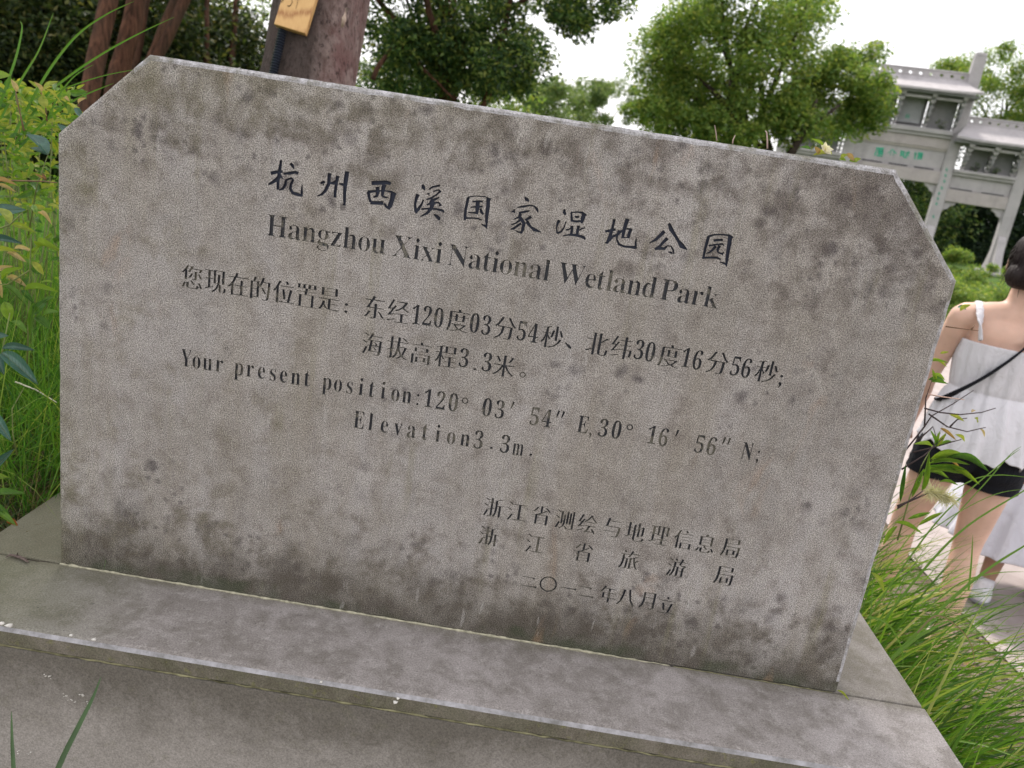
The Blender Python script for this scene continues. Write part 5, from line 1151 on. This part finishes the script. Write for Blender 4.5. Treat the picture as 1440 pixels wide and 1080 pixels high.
# fluffy seed head
sh = empty('seed_head', atD(1296, 700, 1.42), 'fluffy cream grass seed head beside the right edge of the slab', 'seed head')
stemtube(sh, [atD(1262, 712, 1.42), atD(1290, 700, 1.42), atD(1312, 690, 1.42)], .0022, stem_d)
c0, c1 = atD(1304, 690, 1.42), atD(1338, 702, 1.42); n = 420; tt = rng.uniform(0, 1, n)[:, None]; R0 = c0 + (c1 - c0) * tt; out = unit(rng.normal(size=(n, 3)) + (c1 - c0) * 12 * tt)
blades('bristles', R0, rng.uniform(.012, .028, n), out, np.full(n, .0012), grass_mat('cream_bristle', [(0, (.56, .50, .34)), (1, (.78, .72, .54))]), .3, 3, parent=sh, kind='stuff')
# things on the ledge and along the slab top
hk = empty('dry_husk', atZ(22, 784, .002), 'small dark dry husk lying on the mossy left end of the ledge', 'husk')
m = MB(); q = [atZ(x, y, .004) for x, y in ((8, 784), (14, 780), (24, 782), (34, 786), (40, 791))]; m.tube(q, [.0008, .003, .0042, .0036, .001], 8, .5); m.build('shell', plain('grey_brown_husk', (.12, .09, .08), .8, .2, .5, 200, .8, .002), hk, True)
m = MB(); m.tube([atZ(24, 781, .006), atZ(25, 777, .010)], [.0012, .0006], 6); m.build('stalk', bark_dark, hk)
m = MB(); m.tube([atZ(34, 786, .003), atZ(52, 789, .003), atZ(70, 790, .003)], [.0009, .0007, .0004], 5); m.build('stalk', bark_dark, hk)
fl = empty('fallen_leaf', atZ(1187, 977, .003), 'small pale leaf lying at the lower right foot of the slab', 'leaf'); place_leaf(fl, atZ(1177, 971, .003), atZ(1195, 983, .004), 'yellow', wide=.0035, face=Vector((0, 0, 1)))
fw = empty('fallen_flower', atY(1160, 214, .03), 'white flower with yellow leaves lying on top of the slab near its right end', 'flower')
def top_leaf(t, a, b, kd, w, Y=.03): place_leaf(t, atY(a[0], a[1], Y), atY(b[0], b[1], Y - .004), kd, wide=w / F_PX * 1.15)
for a, b, kd, w in (((1158, 206), (1142, 194), 'lime', 5), ((1166, 216), (1146, 215), 'yellow', 8), ((1152, 216), (1147, 206), 'buff', 7), ((1170, 217), (1158, 212), 'yellow', 6), ((1140, 210), (1126, 206), 'mid', 5)): top_leaf(fw, a, b, kd, w)
pet = near_leaf_mat('white_petal', (.72, .68, .72), (.80, .76, .80), .5, .3, .4); NL['petal'] = pet
for a in range(5):
    w = a * .62 - .4; rr_ = 9 + 3 * (a % 2); place_leaf(fw, atY(1160, 213, .024), atY(1160 + rr_ * math.cos(w), 212 - rr_ * math.sin(w), .018), 'petal', wide=.0075, name='petal')
fy = empty('fallen_leaf', atY(1193, 226, .03), 'yellow leaves heaped on the slab top just right of the white flower', 'leaves')
for a, b, kd, w in (((1182, 222), (1192, 217), 'yellow', 6), ((1190, 216), (1202, 226), 'buff', 7), ((1200, 226), (1210, 222), 'yellow', 6), ((1180, 224), (1190, 225), 'lime', 5), ((1194, 226), (1206, 226), 'lime', 5)): top_leaf(fy, a, b, kd, w, .02)
tw = empty('dry_sprig', atY(1078, 207, .05), 'short pale sprig sticking up behind the slab top left of the white flower', 'sprig')
stemtube(tw, [atY(1079, 209, .14), atY(1079, 197, .14), atY(1078, 186, .14), atY(1076, 184, .14)], .0014, plain('pale_twig', (.50, .36, .32), .7))
tw = empty('dry_sprig', atY(1007, 197, .05), 'thinnest sprig sticking up farthest left behind the slab top', 'sprig')
stemtube(tw, [atY(1008, 198, .14), atY(1007, 188, .14), atY(1005, 176, .14)], .0009, plain('pale_twig', (.50, .36, .32), .7))
tw = empty('dry_sprig', atY(1031, 200, .05), 'small forked sprig between the other two sprigs on the slab top', 'sprig')
stemtube(tw, [atY(1030, 202, .14), atY(1031, 196, .14), atY(1034, 190, .14)], .0010, plain('pale_twig', (.50, .36, .32), .7))
# loose stones and litter on the soil strip
peb = plain('grey_gravel', (.25, .22, .20), .9, .2, .5, 60)
m = MB()
for k in range(900):
    x, y = random.uniform(1.05, 2.1), random.uniform(-.1, 2.6); z = height(x, y); r = random.uniform(.004, .013)
    m.tube([(x - r, y, z + r * .3), (x - r * .4, y, z + r * .6), (x + r * .4, y, z + r * .55), (x + r, y, z + r * .25)], [r * .3, r * .75, r * .7, r * .25], 5, .7)
o = m.build('gravel', peb, None, True); o['kind'] = 'stuff'
lt = empty('leaf_litter', (1.5, 1.0, height(1.5, 1.0)), 'dry leaf scraps on the gravelly soil between sedge and pavement', 'fallen leaves')
for k in range(110):
    x, y = random.uniform(1.0, 2.15), random.uniform(0, 2.6); z = height(x, y) + .012; a = random.uniform(0, 6.28); L = random.uniform(.025, .06)
    place_leaf(lt, (x, y, z), (x + L * math.cos(a), y + L * math.sin(a), z + random.uniform(-.004, .012)), random.choice(['brown', 'brown', 'buff', 'pink']), roll=random.uniform(-.6, .6), face=Vector((0, 0, 1)))
# weeds on the bank before the gate
t = empty('bank_shrub', atD(1372, 400, 11), 'bright green weeds on the bank below the right pillar of the gate', 'weeds')
for px, py, D, rd_, nn in ((1350, 392, 10.6, .30, 14), (1385, 398, 11.2, .42, 18), (1348, 362, 10.8, .13, 7), (1420, 402, 11.4, .45, 16), (1330, 400, 10.4, .3, 12), (1365, 415, 9.8, .35, 14), (1400, 420, 9.6, .4, 14), (1345, 425, 9.2, .35, 12)):
    P, o, K = clumps(atD(px, py, D), (rd_, rd_, rd_ * .55), nn, 240, .14, .1); v, f = leaves(P, .055, .3, outward=o); link('foliage', npmesh('foliage', v, f), LM['bright'], t, kind='stuff')

# ------------------------------------------------------------------ people
def skin_mat(name, c): 
    t = NT(name); n = t.noise(t.pos(), 14, 3); col = t.mix(t.maprange(n, .3, .7), tuple(a * .88 for a in c), tuple(min(1, a * 1.08) for a in c)); return t.bsdf(col, .5, None, .35, 0, None, .12)
def blobs(lst):
    bm = bmesh.new()
    for (a, b, ra, rb) in lst:
        a, b = Vector(a), Vector(b); ra = Vector(ra) if hasattr(ra, '__len__') else Vector((ra,) * 3); rb = Vector(rb) if hasattr(rb, '__len__') else Vector((rb,) * 3)
        n = max(2, int((b - a).length / (min(min(ra), min(rb)) * .38)) + 1)
        for i in range(n):
            t = i / (n - 1); r = ra.lerp(rb, t); mt = Matrix.Translation(a.lerp(b, t)) @ Matrix.Diagonal((r.x, r.y, r.z, 1))
            bmesh.ops.create_icosphere(bm, subdivisions=2, radius=1, matrix=mt)
    me = bpy.data.meshes.new('blob'); bm.to_mesh(me); bm.free(); return me
def grow(name, lst, voxel, smooth_it, mat, parent, loc, rot, cut=None):
    me = blobs(lst); o = bpy.data.objects.new('blob', me); COL.objects.link(o)
    r = o.modifiers.new('r', 'REMESH'); r.mode = 'VOXEL'; r.voxel_size = voxel; s = o.modifiers.new('s', 'SMOOTH'); s.iterations = smooth_it; s.factor = .6
    bpy.context.view_layer.update(); ev = o.evaluated_get(bpy.context.evaluated_depsgraph_get()); m2 = bpy.data.meshes.new_from_object(ev); bpy.data.objects.remove(o); bpy.data.meshes.remove(me)
    if cut:
        bm = bmesh.new(); bm.from_mesh(m2)
        for co, no in cut: bmesh.ops.bisect_plane(bm, geom=bm.verts[:] + bm.edges[:] + bm.faces[:], plane_co=co, plane_no=no, clear_outer=True)
        bm.to_mesh(m2); bm.free()
    m2.name = name; m2.transform(Matrix.Translation(loc) @ Matrix.Rotation(rot, 4, 'Z')); m2.polygons.foreach_set('use_smooth', [True] * len(m2.polygons))
    return link(name, m2, mat, parent)
def fingers(wr, d, side, up):
    """palm and five fingers hanging slightly curled; wr wrist, d pointing direction"""
    wr, d, side, up = Vector(wr), Vector(d).normalized(), Vector(side).normalized(), Vector(up).normalized(); L = []
    L.append((wr, wr + d * .075, .019, (.022, .022, .022)))
    for k, (o, ln) in enumerate(((-.028, .062), (-.010, .073), (.010, .069), (.027, .054))):
        a = wr + d * .07 + side * o * .9; b = a + d * ln * .55 + up * .006; c = b + d * ln * .38 + up * .018; L += [(a - d * .02, a, .0105, .0098), (a, b, .0095, .0085), (b, c, .0083, .0065)]
    a = wr + d * .018 - side * .024; b = a - side * .02 + d * .03 + up * .008; L += [(a, b, .012, .0105), (b, b + d * .028 + up * .008, .0100, .0078)]
    return L
def person(label, loc, rot, skin, J, extra_w=1.0, head_turn=0):
    t = empty('person', loc, label, 'person'); P = lambda k: Vector(J[k]); L = []
    L += [((0, .005, 1.36), (0, .0, 1.27), .047, (.055, .052, .05)), ((-.03, 0, 1.275), (.03, 0, 1.275), (.06, .05, .05), (.06, .05, .05))]
    for s in (-1, 1):
        L += [((s * .05, -.005, 1.275), (s * .15, -.005, 1.25), (.05, .046, .046), (.048, .046, .050)), ((s * .06, -.035, 1.20), (s * .075, -.03, 1.10), (.07, .045, .07), (.06, .045, .06))]   # shoulders, shoulder blades
        L += [((s * .065, .035, 1.16), (s * .06, .05, 1.11), (.06, .055, .055), (.058, .060, .055))]
    L += [((0, 0, 1.20), (0, 0, 1.10), (.135, .088, .08), (.128, .090, .08)), ((0, 0, 1.10), (0, 0, .99), (.122, .088, .07), (.108, .08, .06)), ((0, 0, .98), (0, -.005, .88), (.108, .080, .06), (.148, .10, .07)), ((0, -.01, .88), (0, -.01, .82), (.152, .105, .07), (.155, .108, .07))]
    for s, k in ((-1, 'l'), (1, 'r')):
        hip = Vector((s * .082, -.005, .80)); kn, an, toe = P('kn' + k), P('an' + k), P('toe' + k)
        L += [((s * .075, -.055, .82), (s * .075, -.05, .78), (.075, .062, .075), (.075, .06, .07)), (hip, kn, .088, .050), (kn, kn + Vector((0, -.005, 0)), .050, .050), (kn, kn.lerp(an, .35) + Vector((0, -.012, 0)), .048, .052), (kn.lerp(an, .35) + Vector((0, -.012, 0)), an, .052, .032), (an, an + Vector((0, -.015, -.035)), .032, .032), (an + Vector((0, 0, -.03)), toe, .034, (.038, .03, .022))]
        sh_, el, wr_ = Vector((s * .162, -.004, 1.245)), P('el' + k), P('wr' + k); L += [(sh_, el, .045, .033), (el, el.lerp(wr_, .3), .033, .034), (el.lerp(wr_, .3), wr_, .034, .022)]
        L += fingers(wr_, (wr_ - el), (0, 1, 0), (-s, 0, 0))
    hc = Vector((0, .012, 1.455)); L += [(hc, hc, (.073, .090, .100), (.073, .09, .1)), (hc + Vector((0, .035, -.055)), hc + Vector((0, .045, -.065)), (.050, .045, .045), (.045, .04, .04))]
    L += [(hc + Vector((0, .098, -.015)), hc + Vector((0, .108, -.03)), .011, .013), (hc + Vector((-.016, .092, -.060)), hc + Vector((.016, .092, -.060)), .010, .010)]
    for s in (-1, 1): L += [(hc + Vector((s * .074, -.002, -.005)), hc + Vector((s * .076, -.004, -.032)), (.008, .016, .018), (.008, .012, .012)), (hc + Vector((s * .03, .083, .012)), hc + Vector((s * .03, .083, .012)), .013, .013)]
    body = grow('body', L, .0085, 5, skin, t, loc, rot)
    m = MB(); Rz = Matrix.Rotation(rot, 3, 'Z')
    for s in (-1, 1):
        bm = bmesh.new(); bmesh.ops.create_icosphere(bm, subdivisions=2, radius=.0105); m.add([Vector(loc) + Rz @ (v.co + hc + Vector((s * .03, .0885, .012))) for v in bm.verts], [[v.index for v in f.verts] for f in bm.faces]); bm.free()
    o = m.build('eyes', plain('dark_eye', (.03, .02, .02), .2, .5), t, True); o['kind'] = 'stuff'
    return t
def loft(name, rows, mat, t, loc, rot, n=96, wave=None, arc=(0, 2 * math.pi), hem=None):
    """rows: (z, rx, ry, cy, pleat amplitude)"""
    v = []; Rz = Matrix.Rotation(rot, 3, 'Z'); closed = arc[1] - arc[0] > 6.2
    for j, (z, rx, ry, cx, cy, am) in enumerate(rows):
        for i in range(n):
            a = arc[0] + (arc[1] - arc[0]) * i / (n if closed else n - 1)
            pl = 1 + am * (math.sin(a * 17 + 1.3 * math.sin(a * 3)) * .6 + math.sin(a * 31 + z * 9) * .3 + noise.noise(Vector((a * 4, z * 7, 3))) * .6)
            zz = z + (hem(a) if hem and j >= len(rows) - 2 else 0)
            v.append(Vector(loc) + Rz @ Vector((cx + rx * pl * math.cos(a), cy + ry * pl * math.sin(a), zz)))
    f = []
    for j in range(len(rows) - 1):
        for i in range(n if closed else n - 1): k = (i + 1) % n; f.append([j * n + i, j * n + k, (j + 1) * n + k, (j + 1) * n + i])
    o = link(name, npmesh(name, v, f, True), mat, t); s = o.modifiers.new('thick', 'SOLIDIFY'); s.thickness = .003; s.offset = -1; ss = o.modifiers.new('sub', 'SUBSURF'); ss.levels = 1; ss.render_levels = 1
    return o
def interp_rows(keys, n):
    ks = np.array(keys, float); t = np.linspace(0, len(ks) - 1, n); out = []
    for a in t: i = min(int(a), len(ks) - 2); u = a - i; u = u * u * (3 - 2 * u) if False else u; out.append(tuple(ks[i] * (1 - u) + ks[i + 1] * u))
    return out
def cloth(name, c, trans=.15):
    t = NT(name); P = t.pos(); n = t.noise(P, 22, 5, .65, 1.2, (1, 1, .45)); w = t.noise(P, 700, 2)
    return t.bsdf(t.mix(t.maprange(n, .3, .7), tuple(a * .97 for a in c), c), .85, t.bump(n, .8, .014, t.bump(w, .2, .0006)), .15, trans)
def hair(t, loc, rot, hc, bun, mat):
    L = [(hc + Vector((0, -.018, .012)), hc + Vector((0, -.018, .012)), (.084, .094, .104), (.084, .094, .104)), (hc + Vector((-.05, -.05, -.045)), hc + Vector((.05, -.05, -.045)), (.04, .045, .045), (.04, .045, .045)), (hc + Vector((0, -.075, -.03)), hc + Vector((0, -.08, .03)), (.06, .035, .06), (.06, .04, .06)), (hc + bun, hc + bun + Vector((0, -.01, .01)), (.045, .042, .04), (.042, .04, .036))]
    o = grow('hair', L, .008, 4, mat, t, loc, rot, cut=[((0, hc.y + .052, 0), (0, 1, -.35))])
    Rz = Matrix.Rotation(rot, 3, 'Z'); m = MB()
    for k in range(230):
        a = random.uniform(math.pi * .95, math.pi * 2.05); z0 = random.uniform(-.085, .03); r = .092
        p0 = hc + Vector((math.cos(a) * r * .92, -.018 + math.sin(a) * r * 1.06, z0)); p2 = hc + bun + Vector((random.uniform(-.03, .03), random.uniform(-.02, .02), random.uniform(-.02, .02))); p1 = (p0 + p2) / 2; dd = (p1 - hc); p1 = hc + dd.normalized() * max(dd.length, .104)
        pts = [p0 * (1 - u) ** 2 + p1 * 2 * u * (1 - u) + p2 * u * u for u in (0, .25, .5, .75, 1)]
        m.tube([Vector(loc) + Rz @ p for p in pts], [.0006, .0016, .0018, .0016, .0008], 4, cap=False)
    for k in range(60):
        p0 = hc + bun + Vector((random.uniform(-.03, .03), random.uniform(-.03, .02), .02)); d = Vector((random.uniform(-1, 1), random.uniform(-.8, .3), random.uniform(.2, 1.2))).normalized() * random.uniform(.02, .05); m.tube([Vector(loc) + Rz @ p0, Vector(loc) + Rz @ (p0 + d * .6 + Vector((0, 0, .004))), Vector(loc) + Rz @ (p0 + d)], [.0010, .0008, .0004], 4, cap=False)
    for k in range(26):
        a = random.uniform(math.pi * 1.1, math.pi * 1.9); p0 = hc + Vector((math.cos(a) * .075, -.018 + math.sin(a) * .085, -.075)); d = Vector((random.uniform(-.012, .012), -.004, -random.uniform(.02, .04))); m.tube([Vector(loc) + Rz @ p0, Vector(loc) + Rz @ (p0 + d * .6), Vector(loc) + Rz @ (p0 + d)], [.0010, .0008, .0004], 4, cap=False)
    s = m.build('hair_strands', mat, t, True); s['kind'] = 'stuff'
def hairm(name, c):
    n_ = NT(name); a = n_.noise(n_.pos(), 60, 3, .6, 0, (2, 2, .3)); return n_.bsdf(n_.mix(a, tuple(x * .4 for x in c), tuple(x * 1.3 for x in c)), .52, n_.bump(a, .8, .008), .22)
white_c = cloth('white_cotton', (.74, .72, .76)); black_c = cloth('black_knit', (.012, .013, .018), 0)
p0 = atD(1423, 472, 2.62); L1 = Vector((p0[0], p0[1], GROUND + .006)); rot1 = R(-14)
J1 = {'knl': (-.115, .09, .46), 'anl': (-.13, .10, .085), 'toel': (-.135, .23, .03), 'knr': (.085, .02, .45), 'anr': (.08, -.05, .085), 'toer': (.085, .08, .03), 'ell': (-.195, .06, 1.01), 'wrl': (-.185, .16, .82), 'elr': (.215, -.01, 1.00), 'wrr': (.235, .09, .80)}
W1 = person('woman seen from behind in a white strappy blouse and black shorts', L1, rot1, skin_mat('fair_skin', (.62, .40, .31)), J1)
rows = interp_rows([(1.18, .147, .104, 0, -.006, .012), (1.12, .148, .106, 0, -.004, .03), (1.03, .134, .102, 0, 0, .035), (1.015, .129, .098, 0, 0, .045), (.99, .142, .115, 0, 0, .06), (.93, .160, .136, 0, -.005, .06), (.865, .170, .148, 0, -.01, .06), (.81, .180, .158, 0, -.01, .075)], 30)
loft('blouse', rows, white_c, W1, L1, rot1, 150, hem=lambda a: .012 * math.sin(a * 9) + .006 * math.sin(a * 23))
def band(name, pts, w, th, mat, t, loc, rot, ruf=0):
    m = MB(); Rz = Matrix.Rotation(rot, 3, 'Z'); q = []
    P = [Vector(p) for p in pts]
    for i in range(len(P) - 1):
        p0_, p1_, p2_, p3_ = P[max(i - 1, 0)], P[i], P[i + 1], P[min(i + 2, len(P) - 1)]
        for k in range(8): u = k / 8; q.append(.5 * ((2 * p1_) + (-p0_ + p2_) * u + (2 * p0_ - 5 * p1_ + 4 * p2_ - p3_) * u * u + (-p0_ + 3 * p1_ - 3 * p2_ + p3_) * u ** 3))
    q.append(P[-1]); rr = [w * (1 + ruf * math.sin(i * 1.9) + ruf * .5 * math.sin(i * 4.1)) for i in range(len(q))]
    m.tube([Vector(loc) + Rz @ p for p in q], rr, 10, th); return m.build(name, mat, t, True)
for s in (-1, 1):
    band('strap', [(s * .112, -.098, 1.19), (s * .125, -.075, 1.25), (s * .128, -.03, 1.293), (s * .122, .02, 1.298), (s * .11, .075, 1.24), (s * .10, .10, 1.18)], .013, .35, white_c, W1, L1, rot1, .07)
band('bag_strap', [(.07, .07, 1.29), (.082, .01, 1.335), (.075, -.045, 1.305), (.02, -.103, 1.20), (-.06, -.112, 1.09), (-.135, -.085, 1.00), (-.155, .0, .95), (-.10, .10, .98), (0, .125, 1.08), (.06, .10, 1.22), (.07, .07, 1.29)], .0135, .30, black_c, W1, L1, rot1)
sl = []
for s, k in ((-1, 'l'), (1, 'r')):
    kn = Vector(J1['kn' + k]); hip = Vector((s * .082, -.005, .80)); sl += [((s * .075, -.057, .83), (s * .075, -.052, .78), (.088, .075, .08), (.088, .073, .08)), (hip, hip.lerp(kn, .55), .104, .088)]
sl += [((0, -.01, .94), (0, -.01, .82), (.135, .10, .05), (.168, .120, .07))]
grow('shorts', sl, .009, 5, black_c, W1, L1, rot1, cut=[((0, 0, .685), (0, 0, -1)), ((0, 0, .95), (0, 0, 1))])
hair(W1, L1, rot1, Vector((0, .012, 1.455)), Vector((0, -.055, .095)), hairm('dark_brown_hair', (.022, .014, .014)))
m = MB(); Rz = Matrix.Rotation(rot1, 3, 'Z'); pts = []
for k in range(25):
    a = 2 * math.pi * k / 24; pts.append(L1 + Rz @ (Vector((0, -.043, 1.535)) + Vector((math.cos(a) * .034, math.sin(a) * .030, .010 * math.sin(a)))))
m.tube(pts, [.011 * (1 + .3 * math.sin(k * 2.7)) for k in range(25)], 8); m.build('scrunchie', plain('olive_yellow_scrunchie', (.36, .36, .16), .8, .2, .5, 90), W1, True)
for s in (-1, 1):
    k = 'l' if s < 0 else 'r'; an, toe = Vector(J1['an' + k]), Vector(J1['toe' + k]); grow('shoe', [(an + Vector((0, -.03, -.045)), toe + Vector((0, .02, -.002)), (.040, .04, .034), (.042, .04, .026))], .008, 3, plain('beige_shoe', (.45, .40, .36), .6), W1, L1, rot1)
# second visitor in a long white dress
L2 = Vector((2.34, 2.16, GROUND + .004)); rot2 = R(-30)
J2 = {'knl': (-.10, -.03, .46), 'anl': (-.13, -.17, .10), 'toel': (-.135, -.06, .03), 'knr': (.09, .09, .46), 'anr': (.085, .10, .085), 'toer': (.09, .23, .03), 'ell': (-.22, -.03, 1.0), 'wrl': (-.23, .05, .79), 'elr': (.22, -.02, 1.0), 'wrr': (.23, .06, .79)}
W2 = person('visitor at the right picture edge in a long white dress and white sneakers', L2, rot2, skin_mat('tanned_skin', (.36, .20, .135)), J2)
rows = interp_rows([(1.22, .150, .105, 0, -.005, .0), (1.10, .148, .106, 0, 0, .01), (.99, .125, .095, 0, 0, .015), (.85, .19, .16, 0, 0, .03), (.65, .26, .23, 0, 0, .035), (.45, .32, .29, -.01, 0, .045), (.27, .37, .34, -.02, 0, .05)], 34)
loft('dress', rows, cloth('white_linen', (.70, .70, .78)), W2, L2, rot2, 150, hem=lambda a: .010 * math.sin(a * 7))
hair(W2, L2, rot2, Vector((0, .012, 1.455)), Vector((0, -.09, -.02)), hairm('brown_hair', (.05, .025, .018)))
for s in (-1, 1):
    k = 'l' if s < 0 else 'r'; an, toe = Vector(J2['an' + k]), Vector(J2['toe' + k])
    sn = grow('sneaker', [(an + Vector((0, -.03, -.045)), toe + Vector((0, .025, .0)), (.043, .045, .040), (.046, .045, .030)), (an + Vector((0, -.005, -.02)), an + Vector((0, -.005, .015)), (.038, .045, .03), (.038, .042, .02))], .008, 3, plain('white_sneaker', (.66, .66, .70), .55), W2, L2, rot2)
    sole = grow('sole', [(an + Vector((0, -.03, -.068)), toe + Vector((0, .025, -.022)), (.047, .050, .014), (.050, .05, .014))], .007, 2, plain('grey_sole', (.20, .20, .22), .7), W2, L2, rot2)
#END
